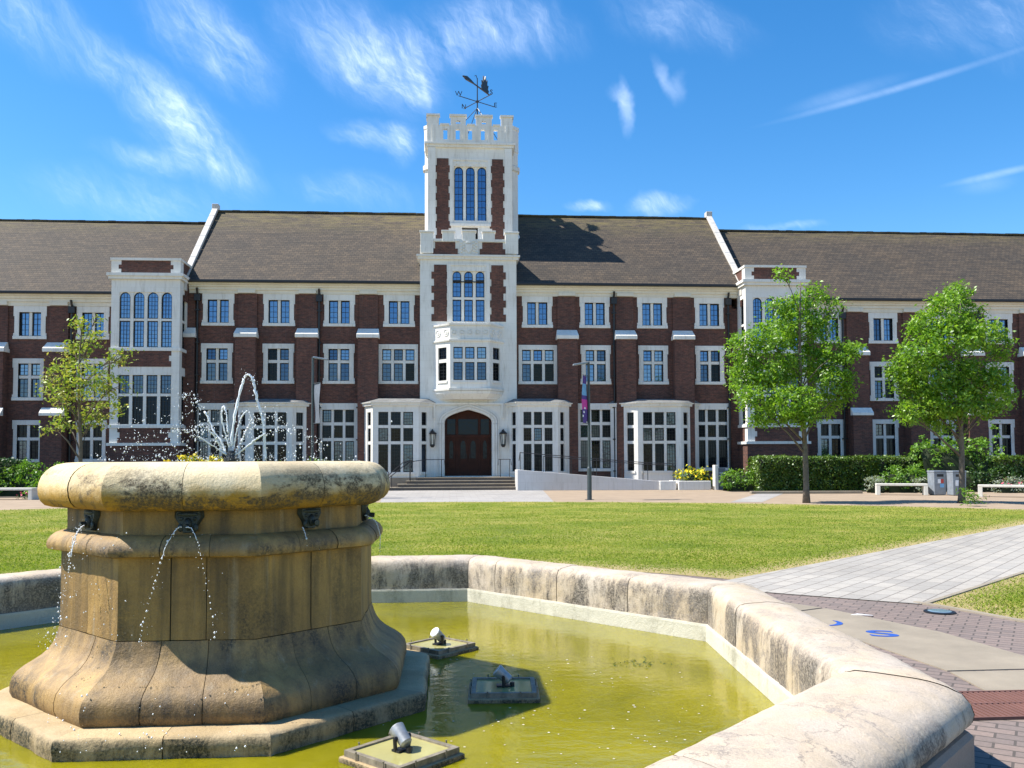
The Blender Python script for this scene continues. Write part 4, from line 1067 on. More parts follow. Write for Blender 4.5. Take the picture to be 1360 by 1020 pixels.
# rust red drain grate
g0, g1, g2 = atZ(1285, 918), atZ(1290, 947), atZ(1420, 958)
mb = MB(); cx_, cy_ = 3.62, 5.62
mb.box(cx_ - .42, cx_ + .42, cy_ - .30, cy_ + .30, .0, .008, 1)
for k in range(22):
    x = cx_ - .40 + k * .038; mb.box(x, x + .022, cy_ - .28, cy_ + .28, .008, .022, 0)
for y in (cy_ - .30, cy_, cy_ + .285): mb.box(cx_ - .42, cx_ + .42, y, y + .018, .008, .024, 0)
o = mb.build('drain_grate', [M['rust'], M['joint']], None, loc=(cx_, cy_, 0)); tag(o, 'rust red slatted drain grate in the brick paving beside the basin', 'grate')

# ================================================================== FOUNTAIN
def stones(mb, polyfn, prof, side_joints, amp=.006, step=.05, gap=.004, seed=0, sides=range(8)):
    """polyfn(a) -> polygon of the ring at apothem a ; prof = [(a, z)]; blocks parted by thin joints"""
    rnd = random.Random(seed)
    for i in sides:
        js = side_joints[i] if isinstance(side_joints, dict) else side_joints
        cut = [0.] + list(js) + [1.]
        L = math.dist(polyfn(prof[0][0])[i], polyfn(prof[0][0])[(i + 1) % 8])
        for t0, t1 in zip(cut, cut[1:]):
            g0 = gap / L if t0 > 0 else 0.; g1 = gap / L if t1 < 1 else 0.
            n = max(3, int((t1 - t0) * L / step)); off = rnd.uniform(-.003, .003)
            rows = []
            for a, z in prof:
                P = polyfn(a); p, q = P[i], P[(i + 1) % 8]
                row = []
                for k in range(n + 1):
                    t = t0 + g0 + (t1 - g1 - t0 - g0) * k / n
                    x, y = p[0] + (q[0] - p[0]) * t, p[1] + (q[1] - p[1]) * t
                    d = amp * noise.noise((x * 5, y * 5, z * 5 + seed)) + amp * .6 * noise.noise((x * 17, y * 17, z * 17)) + off
                    corner = (t0 == 0 and k == 0) or (t1 == 1 and k == n)
                    if corner: d = amp * noise.noise((x * 5, y * 5, z * 5 + seed))
                    elif k in (0, n): d -= .003
                    nx, ny = (q[1] - p[1]), -(q[0] - p[0]); l = math.hypot(nx, ny)
                    if corner:
                        nx, ny = x - FC[0], y - FC[1]; l = math.hypot(nx, ny)
                    row.append((x + nx / l * d * rs, y + ny / l * d * rs, z + (amp * .3 * noise.noise((x * 6, y * 6, 3)))))
                rows.append(row)
            mb.loft(rows, 0, cap=False, closed=False)
rs = 1.
def octp(a):
    o = octagon(FC, a, 0); return [(p[0], p[1]) for p in reversed(o)]     # clockwise so that outward is to the left
    
fp = thing('fountain_pedestal', (FC[0], FC[1], 0), 'tall octagonal ochre stone pedestal carrying the bowl, standing in the green pool', 'fountain')
# which way does the outward normal point for our ordering
P_ = octp(1.); i0 = 0
nx, ny = (P_[1][1] - P_[0][1]), -(P_[1][0] - P_[0][0])
rs = 1. if nx * ((P_[0][0] + P_[1][0]) / 2 - FC[0]) + ny * ((P_[0][1] + P_[1][1]) / 2 - FC[1]) > 0 else -1.
def core(prof, ins=.02):
    mb = MB(); mb.loft([[(p[0], p[1], z) for p in octp(a - ins)] for a, z in prof]); return mb
def smooth_part(mb, name, m, prof, ang=35):
    n = len(mb.f)
    o = mb.build(name, [m, M['joint']], fp)
    c = core(prof); k = len(o.data.vertices)
    fix_normals(o)
    for p in o.data.polygons: p.use_smooth = True
    o.data.set_sharp_from_angle(angle=R(ang))
    return o
def with_core(mb, prof, ins=.018):
    zt = max(z for a, z in prof)
    mb.loft([[(p[0], p[1], z - (.02 if z > zt - .03 else 0)) for p in octp(a - ins)] for a, z in prof], 1, cap=False)
PROF = dict(
 plinth=[(1.415, -.55), (1.415, 0.), (1.42, .05), (1.412, .085), (1.395, .10), (1.30, .104), (1.0, .106)],
 flare=[(1.225, .100), (1.243, .14), (1.243, .19), (1.232, .235), (1.205, .272), (1.165, .305), (1.12, .333), (1.078, .362), (1.042, .398), (1.018, .437), (1.002, .478), (.992, .51), (.985, .538)],
 shaft=[(.984, .542), (.982, .60), (.98, .70), (.98, .80), (.98, .90), (.98, .97), (.98, 1.05)],
 moulding=[(.975, 1.036), (1.03, 1.04), (1.058, 1.05), (1.066, 1.075), (1.062, 1.10), (1.045, 1.13), (1.015, 1.155), (.98, 1.168), (.93, 1.172)],
 neck=[(.952, 1.168), (.95, 1.20), (.95, 1.25), (.95, 1.30), (.95, 1.33)],
 rim=[(.93, 1.322), (1.03, 1.318), (1.075, 1.332), (1.10, 1.36), (1.115, 1.40), (1.118, 1.44), (1.112, 1.48), (1.098, 1.52), (1.075, 1.553), (1.045, 1.58), (1.01, 1.598), (.96, 1.609), (.90, 1.612), (.84, 1.608), (.82, 1.59), (.815, 1.55), (.81, 1.50)])
J = dict(plinth=[.5], flare=[.34, .68], shaft=[.5], moulding=[.33, .66], neck=[], rim=[.5])
MT = dict(plinth='plinth', flare='flare', shaft='shaft', moulding='flare', neck='shaft', rim='rim')
NM = dict(plinth='plinth', flare='flared_base', shaft='shaft', moulding='moulding', neck='neck', rim='bowl_rim')
for k, pr in PROF.items():
    mb = MB(); jj = J[k]
    if k == 'shaft': jj = {i: ([.5] if i % 2 else [.36, .62]) for i in range(8)}
    # refine the profile
    fine = []
    for (a, z), (a2, z2) in zip(pr, pr[1:]):
        fine += [(a, z), ((a + a2) / 2, (z + z2) / 2)]
    fine.append(pr[-1])
    stones(mb, octp, fine, jj, amp={'rim': .006, 'plinth': .011, 'shaft': .003, 'neck': .003}.get(k, .005), step=.045, seed=len(k), gap=.0018 if k != 'shaft' else .003)
    with_core(mb, pr, .035 if k in ('flare', 'plinth', 'rim') else .018)
    smooth_part(mb, NM[k], M[MT[k]], pr, 40)
# bronze masks with spouts
for i in range(8):
    an = R(-90 + 45 * i); c, s = math.cos(an), math.sin(an)
    y = .952
    T = lambda u, w, v: (FC[0] + c * (y + w) - s * u, FC[1] + s * (y + w) + c * u, v)
    mb = MB(); zt_ = 1.318; zb_ = 1.172
    outl = [(-.085, zt_), (.085, zt_), (.09, zt_ - .04), (.06, zt_ - .085), (.034, zb_ + .008), (-.034, zb_ + .008), (-.06, zt_ - .085), (-.09, zt_ - .04)]
    n = len(outl)
    mb.add([T(u, .0, v) for u, v in outl] + [T(u * .82, .03, (v - 1.25) * .9 + 1.25) for u, v in outl], [tuple(range(n, 2 * n))] + [(j, (j + 1) % n, (j + 1) % n + n, j + n) for j in range(n)])
    def blob(u, w, v, ru, rw, rv):
        rg = []
        for a in range(7):
            t = -math.pi / 2 + math.pi * a / 6
            rg.append([T(u + ru * math.cos(t) * math.cos(b * math.pi / 4), w + rw * math.cos(t) * math.sin(b * math.pi / 4), v + rv * math.sin(t)) for b in range(8)])
        mb.loft(rg, 0, cap=False)
    blob(0, .03, 1.235, .026, .026, .04); blob(-.04, .028, 1.268, .016, .01, .012); blob(.04, .028, 1.268, .016, .01, .012)
    blob(-.045, .028, 1.215, .018, .012, .026); blob(.045, .028, 1.215, .018, .012, .026); blob(0, .03, 1.295, .07, .012, .014)
    mb.tube([T(0, .03, 1.225), T(0, .085, 1.222)], .017, 8)
    o = mb.build('spout_mask', M['bronze'], fp, smooth=True); fix_normals(o); o.data.set_sharp_from_angle(angle=R(50))
nz = MB(); nz.lathe([(.05, -.12), (.05, .0), (.055, .03), (.055, .055), (.03, .06), (.022, .11), (.0, .11)], (-1.56, 6.5, 1.58), 14)
nz.build('nozzle', M['black'], fp)
mb = MB(); mb.loft([[(p[0], p[1], 1.57) for p in octp(.83)]], 0, cap=False); mb.f = [tuple(range(8))]; mb.m = [0]
mb.build('bowl_water', M['water'], None, kind='structure')

# ---- basin wall with rounded coping stones
fb = thing('fountain_basin', (-1.58, 6.5, 0), 'octagonal pool wall of pale limestone with a broad rounded coping round the green water', 'fountain basin')
CP = [(0., .13), (0., .17), (-.002, .25), (0., .34), (.008, .39), (.03, .43), (.075, .458), (.15, .472), (.3, .478), (.5, .478), (.68, .47), (.82, .452), (.92, .42), (.98, .375), (1.0, .325), (.985, .285), (.955, .262), (.93, .25)]
CPN = []
for (a, z), (a2, z2) in zip(CP, CP[1:]): CPN += [(a, z), ((a + a2) / 2, (z + z2) / 2)]
CPN.append(CP[-1])
rnd = random.Random(5)
for i in range(8):
    A, B, C_, Dd = Vector(IN_[i]), Vector(IN_[(i + 1) % 8]), Vector(OUT[i]), Vector(OUT[(i + 1) % 8])
    L = (B - A).length; nb = 3
    cuts = [0.] + [(k + rnd.uniform(-.08, .08)) / nb for k in range(1, nb)] + [1.]
    if i == 2: cuts = [0., .56, 1.]
    if i == 0: cuts = [0., .14, .43, .72, 1.]
    for t0, t1 in zip(cuts, cuts[1:]):
        g = .004 / L; mb = MB(); n = max(6, int((t1 - t0) * L / .045)); off = rnd.uniform(-.003, .003)
        cb = MB(); rows = []
        e0, e1 = t0 + (g if t0 > 0 else g * .6), t1 - (g if t1 < 1 else g * .6)
        for a, z in CPN:
            row = []
            for k in range(n + 1):
                t = e0 + (e1 - e0) * k / n
                p = A.lerp(B, t); q = C_.lerp(Dd, t); v = p.lerp(q, a)
                d = .007 * noise.noise((v.x * 4, v.y * 4, z * 4)) + .005 * noise.noise((v.x * 14, v.y * 14, z * 14)) + off
                if k in (0, n): d -= .006
                nrm_ = (q - p).normalized()
                w_in = (1 - a * 2)                                   # -1 outside .. 1 inside
                zz = z + (d if .1 < a < .9 else 0)
                v = v - nrm_ * d * (w_in if abs(w_in) > .5 else 0)
                row.append((v.x, v.y, zz))
            rows.append(row)
        mb.loft(rows, 0, cap=False, closed=False)
        o = mb.build('coping_stone', M['coping'], fb); fix_normals(o)
        for pl in o.data.polygons: pl.use_smooth = True
        o.data.set_sharp_from_angle(angle=R(50))
mb = MB()
def between(a): return [tuple(Vector(IN_[i]).lerp(Vector(OUT[i]), a)) for i in range(8)]
mb.loft([[(p[0], p[1], z) for p in between(a)] for a, z in ((.97, -.05), (.985, .02), (.985, .215), (.95, .235), (.90, .242), (.90, .40), (.5, .455), (.12, .44), (.04, .38), (.03, .08))], 0, cap=False)
o = mb.build('outer_wall', M['wall_stone'], fb); fix_normals(o)
inn = lambda d: [tuple(Vector(p) + (Vector((-1.58, 6.5)) - Vector(p)).normalized() * d) for p in IN_]
mb = MB(); mb.loft([[(p[0], p[1], z) for p in inn(d)] for d, z in ((-.05, .129), (.016, .129), (.02, .11), (.022, -.5), (.022, -.6))], 0, cap=False)
o = mb.build('basin_lining', M['lining'], fb); fix_normals(o)
# water: a subdivided sheet inside the lining
mb = MB(); q = inn(.0)
mb.loft([[((p[0] + 1.58) * s - 1.58, (p[1] - 6.5) * s + 6.5, 0.03) for p in q] for s in (1., .3, .01)], 0, cap=False)
mb.v = [(x, y, .0) for x, y, z in mb.v]
sb = MB(); sb.v = mb.v; sb.f = mb.f; sb.m = mb.m
w_ = MB(); w_.add([(p[0], p[1], .0) for p in q], [tuple(range(8))])
WZ = -.02
w_ = MB(); w_.add([(p[0], p[1], WZ) for p in q] + [(p[0], p[1], -1.2) for p in q], [tuple(range(8)), tuple(range(15, 7, -1))] + [(i, i + 8, (i + 1) % 8 + 8, (i + 1) % 8) for i in range(8)])
o = w_.build('pool_water', M['water'], None, kind='structure'); fix_normals(o)

# ---- floodlight platforms in the pool
def platform(x, y, rot, aim, label, tilt=40):
    t = thing('floodlight_platform', (x, y, WZ), label, 'floodlight', 'floodlights in the pool')
    t.rotation_euler = (0, 0, rot)
    L0 = LOC[t.name]
    def part(mb, nm, m, par, **k):
        mb.v = [(p[0] + x, p[1] + y, p[2] + WZ) for p in mb.v]; return mb.build(nm, m, par, **k)
    b = MB(); s = .245; b.box(-s, s, -s, s, -.4, .028); part(b, 'plinth_block', M['plinth'], t, bevel=.01)
    f = MB(); s1 = .222
    for a in ((-s1, s1, -s1, -s1 + .03), (-s1, s1, s1 - .03, s1), (-s1, -s1 + .03, -s1 + .03, s1 - .03), (s1 - .03, s1, -s1 + .03, s1 - .03)): f.box(a[0], a[1], a[2], a[3], .0281, .062)
    for k in (-.5, .5):
        for q in ((k * s1, -s1 - .008), (k * s1, s1 + .008), (-s1 - .008, k * s1), (s1 + .008, k * s1)): f.lathe([(.004, 0), (.004, .04), (.006, .041), (.006, .047)], (q[0], q[1], .0281), 6)
    part(f, 'tray_frame', M['tray'], t)
    w = MB(); w.add([(-s1 + .029, -s1 + .029, .052), (s1 - .029, -s1 + .029, .052), (s1 - .029, s1 - .029, .052), (-s1 + .029, s1 - .029, .052)], [(0, 1, 2, 3)]); part(w, 'wet_tray', M['algae'], t)
    # lamp: yoke and barrel aimed at the pedestal
    a = aim - rot; d = Vector((math.cos(a) * math.cos(R(tilt)), math.sin(a) * math.cos(R(tilt)), math.sin(R(tilt)))); sd2 = Vector((-math.sin(a), math.cos(a), 0))
    c = Vector((0, 0, .125))
    l = MB(); l.tube([c - d * .055, c - d * .045, c + d * .02, c + d * .055, c + d * .062], [.025, .036, .040, .046, .046], 14); lamp = part(l, 'lamp', M['grey_metal2'], t, smooth=True); lamp.data.set_sharp_from_angle(angle=R(40))
    g = MB(); g.tube([c + d * .0621, c + d * .066], .040, 14); part(g, 'lens', M['lens'], lamp)
    k = MB()
    for sg in (-1, 1): k.tube([c + sd2 * sg * .05, (sd2.x * sg * .045, sd2.y * sg * .045, .058)], .011, 6)
    k.tube([tuple(c + sd2 * -.055), tuple(c + sd2 * .055)], .012, 6); k.box(-.05, .05, -.03, .03, .0525, .064)
    k.lathe([(.016, 0), (.016, .03), (0, .03)], (-.06 * math.cos(a), -.06 * math.sin(a), .0525), 8)
    part(k, 'bracket', M['black'], lamp)
    return t
M['grey_metal2'] = simple('worn_grey_aluminium', (.33, .34, .34), .45, .5, .3, 20)
M['tray'] = simple('weathered_tray_metal', (.22, .19, .14), .6, .2, .4, 25)
M['lens'] = simple('pale_lens', (.75, .76, .74), .1)
def aim_at(x, y): return math.atan2(FC[1] - y, FC[0] - x)
p = atZ(583, 853, .05); platform(p[0], p[1], R(45), aim_at(p[0], p[1]), 'floodlight with a bright round lens, farthest of the three in the pool')
p = atZ(669, 908, .05); platform(p[0], p[1], R(-3), aim_at(p[0], p[1]), 'floodlight on a dark tray standing in the shadow of the pedestal')
p = atZ(534, 992, .05); platform(p[0], p[1], R(45), aim_at(p[0], p[1]), 'floodlight on a sunlit tray, nearest to the front edge of the pool', 35)

# ---- falling and rising water
def droplets(mb, pts, rmin, rmax):
    for p in pts:
        r = random.uniform(rmin, rmax) if random.random() < .85 else rmax * 1.4; s = 1.35
        mb.add([(p[0] + r, p[1], p[2]), (p[0] - r, p[1], p[2]), (p[0], p[1] + r, p[2]), (p[0], p[1] - r, p[2]), (p[0], p[1], p[2] + r * s), (p[0], p[1], p[2] - r * s)],
               [(0, 2, 4), (2, 1, 4), (1, 3, 4), (3, 0, 4), (2, 0, 5), (1, 2, 5), (3, 1, 5), (0, 3, 5)])
def curve_pts(px, n, y0, y1):
    P = [atY(a, b, y0 + (y1 - y0) * k / (len(px) - 1)) for k, (a, b) in enumerate(px)]
    out = []
    for k in range(n + 1):           # Catmull-Rom through the measured points
        t = k / n * (len(P) - 1); i = min(int(t), len(P) - 2); f = t - i
        q = [Vector(P[max(0, min(len(P) - 1, j))]) for j in (i - 1, i, i + 1, i + 2)]
        out.append(.5 * ((2 * q[1]) + (q[2] - q[0]) * f + (2 * q[0] - 5 * q[1] + 4 * q[2] - q[3]) * f * f + (3 * q[1] - q[0] - 3 * q[2] + q[3]) * f ** 3))
    return out
SPRAY = []
def jet(px, label, r=.012, solid=1., y1=6.5, y0=6.5, n=60, name='water_jet', spread=.012, extra=40, grp='jets rising from the bowl', rend=None):
    P = curve_pts(px, n, y0, y1); mb = MB(); k1 = max(2, int(n * solid))
    rr = [max(.003, (r + ((rend or r) - r) * k / n) * (1 + .35 * noise.noise((k * .9, px[0][0], y1)) + .25 * random.uniform(-1, 1))) for k in range(k1 + 1)]
    Q = [p + Vector((random.gauss(0, .0018), random.gauss(0, .0018), random.gauss(0, .0018))) for p in P[:k1 + 1]]
    mb.tube(Q, [q * (.62 if name == 'water_jet' else .5) for q in rr], 7)
    D_ = []
    for k in range(extra):
        t = random.random() ** .8; p = P[int(t * n)]; s = spread * (.4 + 1.6 * t)
        D_.append((p.x + random.gauss(0, s), p.y + random.gauss(0, s), p.z + random.gauss(0, s)))
    for k in range(k1, n, 1):
        p = P[k]; D_.append((p.x + random.gauss(0, spread * .5), p.y, p.z + random.gauss(0, spread * .5)))
    SPRAY.extend(D_[::2] if name == 'water_stream' else D_)
    o = mb.build(name, M['spray'], None, smooth=True, loc=tuple(P[0])); tag(o, label, 'water jet' if name == 'water_jet' else 'water stream', grp)
jet([(307, 592), (310.6, 559), (319, 520.6), (324, 504), (328.5, 497.5), (334, 501), (337.6, 512), (342, 533), (348, 553), (351, 580), (352, 611)], 'tallest white water jet arching over the bowl', .014, 1., extra=50, spread=.008)
jet([(304, 592), (295, 559), (295, 544), (297.6, 541), (300.6, 549), (302, 566), (304, 588)], 'small looping water jet just left of the tallest jet', .008, .9, y1=6.4, extra=24, spread=.006)
jet([(301, 604), (290, 597), (277.6, 589), (260, 578), (246, 573), (230, 572), (205, 578), (182, 588), (160, 606)], 'low water jet thrown far to the left from the nozzle', .008, .35, y1=6.3, extra=46, spread=.02)
jet([(301, 605), (293, 585), (283.5, 572), (275, 552), (265, 538), (255, 528), (245, 525), (238, 540), (234, 575)], 'steep dense water jet breaking into drops on the left', .012, .42, y1=6.6, extra=70, spread=.03)
jet([(309, 600), (315, 571), (320, 556), (327, 546.5), (333, 551), (335, 566), (336, 590)], 'thin water jet curling over just right of the nozzle', .007, .55, y1=6.45, extra=30, spread=.01)
jet([(310.6, 604), (319, 589), (327.6, 571), (335, 560.6), (348, 556), (364, 555), (380, 562)], 'thick water jet leaning right and breaking into drops', .013, .45, y1=6.6, extra=70, spread=.022)
jet([(312, 605), (326, 594.7), (342, 582), (356, 575), (377.6, 570), (394, 574), (417.6, 583), (432, 598)], 'low water jet thrown far to the right from the nozzle', .009, .4, y1=6.4, extra=40, spread=.015)
jet([(298, 602), (290, 588), (283, 577), (272, 568), (262, 566), (252, 572)], 'short water jet low on the left of the nozzle', .009, .5, y1=6.35, extra=50, spread=.02)
G2 = 'streams falling from the bronze spouts'
jet([(241, 700), (234, 703), (222, 722), (212, 752), (200, 792), (190, 830), (185, 853)], 'thin stream falling left from the front bronze mask', .0055, .45, y0=5.45, y1=5.25, name='water_stream', extra=26, spread=.006, grp=G2, rend=.004)
jet([(247, 700), (254, 702), (261, 716), (266, 735), (272, 765), (280, 805), (285, 850)], 'thin broken stream falling right from the front bronze mask', .005, .35, y0=5.45, y1=5.28, name='water_stream', extra=14, spread=.005, grp=G2, rend=.003)
jet([(112, 698), (106, 702), (100, 716), (94, 740), (88, 775), (80, 820), (72, 862)], 'white stream falling from the mask on the left face into the pool', .007, .5, y0=5.7, y1=5.5, name='water_stream', extra=70, spread=.014, grp=G2)
jet([(108, 700), (98, 715), (92, 745), (84, 790), (70, 835), (62, 860)], 'looser stream beside it at the left corner of the pedestal', .005, .3, y0=5.75, y1=5.6, name='water_stream', extra=50, spread=.016, grp=G2)
jet([(484, 684), (492, 687), (499, 693), (503, 703), (505, 716), (504, 740)], 'short stream curving from the spout on the right face', .005, .9, y0=6.3, y1=6.3, name='water_stream', extra=12, spread=.006, grp=G2)
jet([(402, 700), (405, 708), (407, 716)], 'trickle running from the mask on the shaded right front face', .005, .9, y0=5.72, y1=5.68, name='water_stream', extra=4, spread=.004, grp=G2)
sp = MB(); pts = list(SPRAY)
for k in range(150):
    px = random.gauss(215, 45); py = 612 - abs(random.gauss(0, 32)) - 2
    if 120 < px < 440: pts.append(atY(px, py, random.uniform(6., 7.)))
for k in range(75):
    px = random.gauss(350, 55); py = 612 - abs(random.gauss(0, 28)); pts.append(atY(px, py, random.uniform(6.1, 6.9)))
for k in range(130):
    px = random.uniform(130, 480); pts.append(atY(px, 612 - abs(random.gauss(0, 3)), random.uniform(6., 6.9)))
for k in range(120):
    px = random.uniform(60, 330); py = random.uniform(860, 1000)
    pts.append(atZ(px, py, random.uniform(.11, .3) if py < 950 else .11))
for k in range(40): pts.append(atY(random.gauss(110, 30), random.uniform(690, 860), 5.35))
droplets(sp, pts, .0018, .0046)
fine = []
for k in range(700):
    p = random.choice(SPRAY); fine.append((p[0] + random.gauss(0, .035), p[1] + random.gauss(0, .03), p[2] + random.gauss(0, .035)))
for k in range(500): fine.append(atY(random.gauss(300, 60), 611 - abs(random.gauss(0, 9)), random.uniform(6., 7.)))
droplets(sp, fine, .0008, .0017)
sp.build('water_spray', M['spray'], None, smooth=True, kind='stuff')
# specks drifting on the pool
db = MB(); rnd = random.Random(21)
for k in range(130):
    p = atZ(rnd.uniform(500, 960), rnd.uniform(870, 1015), WZ); a = rnd.uniform(0, 6.28); l = rnd.uniform(.004, .011)
    db.add([(p[0] + l * math.cos(a + q), p[1] + l * math.sin(a + q), WZ + .003) for q in (0, 1.5, 3.1, 4.6)], [(0, 1, 2, 3)])
db.build('floating_specks', M['lining'], None, kind='stuff')
# floating weed
wd = MB(); rnd = random.Random(11)
for k in range(70):
    p = atZ(rnd.gauss(848, 18), rnd.gauss(881, 3.2), WZ + .004); a = rnd.uniform(0, 6.28); l = rnd.uniform(.015, .045)
    wd.add([(p[0], p[1], WZ + .003), (p[0] + l * math.cos(a), p[1] + l * math.sin(a), WZ + rnd.uniform(.004, .02)), (p[0] + l * .5 * math.cos(a + .7), p[1] + l * .5 * math.sin(a + .7), WZ + .006)], [(0, 1, 2)])
p = atZ(848, 881, WZ)
tag(wd.build('floating_weed', M['shrub_dark'], None, loc=p), 'small clump of green weed floating on the sunlit water', 'weed')
# ================================================================== PLANTS
rng = np.random.default_rng(4)
def leaf_mesh(name, C, size, m, parent=None, up=.5, out=None, aspect=.5, loc=None, kind=None, jitter=.35, core=None):
    n = len(C); C = np.asarray(C, float)
    nrm = rng.normal(size=(n, 3)) * .7; nrm[:, 2] += up
    if out is not None: nrm += out
    nrm /= np.linalg.norm(nrm, axis=1)[:, None] + 1e-9
    t = rng.normal(size=(n, 3)); t[:, 2] -= .35; t -= nrm * (t * nrm).sum(1)[:, None]; t /= np.linalg.norm(t, axis=1)[:, None] + 1e-9
    b = np.cross(nrm, t); L = (size * (1 + jitter * rng.uniform(-1, 1, n)))[:, None]; W = L * aspect
    v = np.stack([C - t * L * .5, C + b * W * .5 + nrm * L * .06, C + t * L * .5 - nrm * L * .08, C - b * W * .5 + nrm * L * .06], 1).reshape(-1, 3)
    o = np.array(LOC[parent.name] if parent else (loc or (0, 0, 0))); v -= o
    nv = len(v); cv = np.zeros((0, 3)); cf = []
    me = bpy.data.meshes.new(name)
    me.vertices.add(nv); me.vertices.foreach_set('co', v.ravel())
    me.loops.add(nv); me.loops.foreach_set('vertex_index', np.arange(nv))
    me.polygons.add(n); me.polygons.foreach_set('loop_start', np.arange(n) * 4)
    try: me.polygons.foreach_set('loop_total', np.full(n, 4))
    except Exception: pass
    me.materials.append(m); me.update(calc_edges=True); me.validate()
    ob = bpy.data.objects.new(name, me); COL.objects.link(ob); LOC[ob.name] = tuple(o)
    if parent: ob.parent = parent
    else: ob.location = tuple(o)
    if kind: ob['kind'] = kind
    return ob
def crown_points(lobes, n, clump=.22, per=26):
    """lobes: (x, y, z, rx, ry, rz); leaves gathered in clumps spread over each lobe's outer part"""
    vol = np.array([l[3] * l[4] * l[5] for l in lobes]) ** .8; vol /= vol.sum(); out = []; dirs = []
    for l, f in zip(lobes, vol):
        k = max(3, int(n * f / per))
        d = rng.normal(size=(k, 3)); d /= np.linalg.norm(d, axis=1)[:, None]
        r = rng.uniform(.35, 1., k) ** .6
        c = np.array(l[:3]) + d * r[:, None] * np.array(l[3:])
        for q, dd in zip(c, d):
            m_ = int(per * rng.uniform(.4, 1.6)); p = q + rng.normal(size=(m_, 3)) * clump * np.array([1, 1, .62]) * rng.uniform(.6, 1.25)
            out.append(p); dirs.append(np.tile(dd * .35, (m_, 1)))
    return np.concatenate(out), np.concatenate(dirs)
def tree(px, base, lobes_px, label, m, n, size, trunk_r, lean=0., grp=None, clump=.22, per=26, ydep=.75):
    bx_, by_ = base
    t = thing('tree', (bx_, by_, 0), label, 'tree', grp)
    dist = bx_ * math.sin(TH) + by_ * math.cos(TH); s = dist / F_
    lobes = []
    for a, b, ra, rb in lobes_px:
        y = by_ + random.uniform(-.8, .8); q = atY(a, b, y)
        ra *= random.uniform(.78, 1.02); rb *= random.uniform(.78, 1.02)
        lobes.append((q[0], y, q[2], ra * s, max(.5, (ra + rb) / 2 * s * ydep * 1.3), rb * s))
    tr = MB()
    zc = sum(l[2] for l in lobes) / len(lobes); xc_ = sum(l[0] for l in lobes) / len(lobes)
    top = max(l[2] for l in lobes); low = min(l[2] - l[5] for l in lobes)
    H = top - .2
    def tp(f): return Vector((bx_ + lean * math.sin(f * 1.5) + .05 * math.sin(f * 7), by_ + .06 * math.sin(f * 5), H * f))
    fs = [k / 16 for k in range(17)]
    tr.tube([tp(f) for f in fs], [trunk_r * (1.35 if f == 0 else 1) * (1 - f) ** .75 + .012 for f in fs], 9)
    for l in lobes:
        e = Vector(l[:3]); f0 = max(.22, min(.85, (e.z - .9 - .35 * abs(e.x - bx_)) / H)); a = tp(f0)
        mid = a.lerp(e, .5) + Vector((0, 0, .12)); r0 = trunk_r * .42 * (1 - f0) + .012
        tr.tube([a, mid, e], [r0, r0 * .7, .012], 6)
        for k in range(5):
            d = Vector((random.gauss(0, 1), random.gauss(0, 1), random.gauss(.3, .7))).normalized()
            q = e + Vector((d.x * l[3], d.y * l[4], d.z * l[5])) * .85
            st_ = mid.lerp(e, random.uniform(.2, 1)); tr.tube([st_, st_.lerp(q, .5) + Vector((0, 0, .06)), q], [.016, .011, .006], 4)
    tr.build('trunk', M['bark'], t, smooth=True)
    P, Dr = crown_points(lobes, n, clump, per)
    leaf_mesh('crown', P, size, m, t, up=.55, out=Dr, aspect=.46)
    return t
zx = lambda u, v: (940 + u / 2.43, 270 + v / 2.43)
def lob(lst): return [(*zx(u, v), ru / 2.43, rv / 2.43) for u, v, ru, rv in lst]
g1 = 'young ash trees along the far edge of the lawn'
b1 = atZ(1071, 668)
tree(1068, b1[:2], lob([(325, 300, 55, 50), (232, 335, 50, 42), (300, 400, 105, 75), (190, 440, 70, 55), (105, 470, 55, 55), (420, 480, 55, 45), (470, 475, 35, 30), (200, 540, 100, 70), (330, 520, 90, 70), (400, 570, 70, 60), (115, 560, 55, 55), (150, 630, 60, 50), (270, 640, 100, 60), (380, 650, 80, 45), (200, 690, 70, 38), (300, 690, 60, 35), (242, 228, 22, 24), (405, 340, 28, 40), (450, 600, 30, 35)]),
     'bushy green ash tree standing in front of the white corner bay', M['leaf'], 21000, .138, .10, -.12, g1, .17, 22)
b2 = atZ(1277, 668)
tree(1277, b2[:2], lob([(805, 292, 48, 40), (760, 330, 55, 45), (830, 350, 60, 50), (705, 395, 65, 55), (800, 430, 100, 80), (900, 430, 60, 55), (950, 470, 42, 38), (690, 480, 70, 60), (610, 520, 45, 45), (720, 560, 100, 75), (850, 560, 90, 70), (930, 560, 55, 45), (640, 590, 60, 50), (690, 650, 85, 52), (790, 640, 90, 55), (900, 650, 70, 50), (960, 620, 40, 35), (640, 680, 45, 35), (760, 700, 70, 35)]),
     'bushy green ash tree whose trunk stands in front of the litter bins', M['leaf'], 22000, .138, .10, .1, g1, .17, 22)
tree(102, (X_(103, 33.6, 640), 33.6), [(108, 437, 15, 16), (125, 452, 22, 18), (100, 470, 26, 22), (150, 475, 22, 16), (168, 469, 14, 9), (80, 500, 24, 22), (115, 505, 36, 26), (150, 515, 22, 20), (65, 513, 14, 16), (90, 535, 30, 20), (135, 545, 30, 16), (88, 560, 22, 12), (72, 568, 12, 7), (122, 562, 26, 12), (128, 425, 8, 8)],
     'sparse young maple with yellowing leaves behind the bowl on the left', M['leaf_y'], 3000, .15, .075, .05, None, .17, 14)
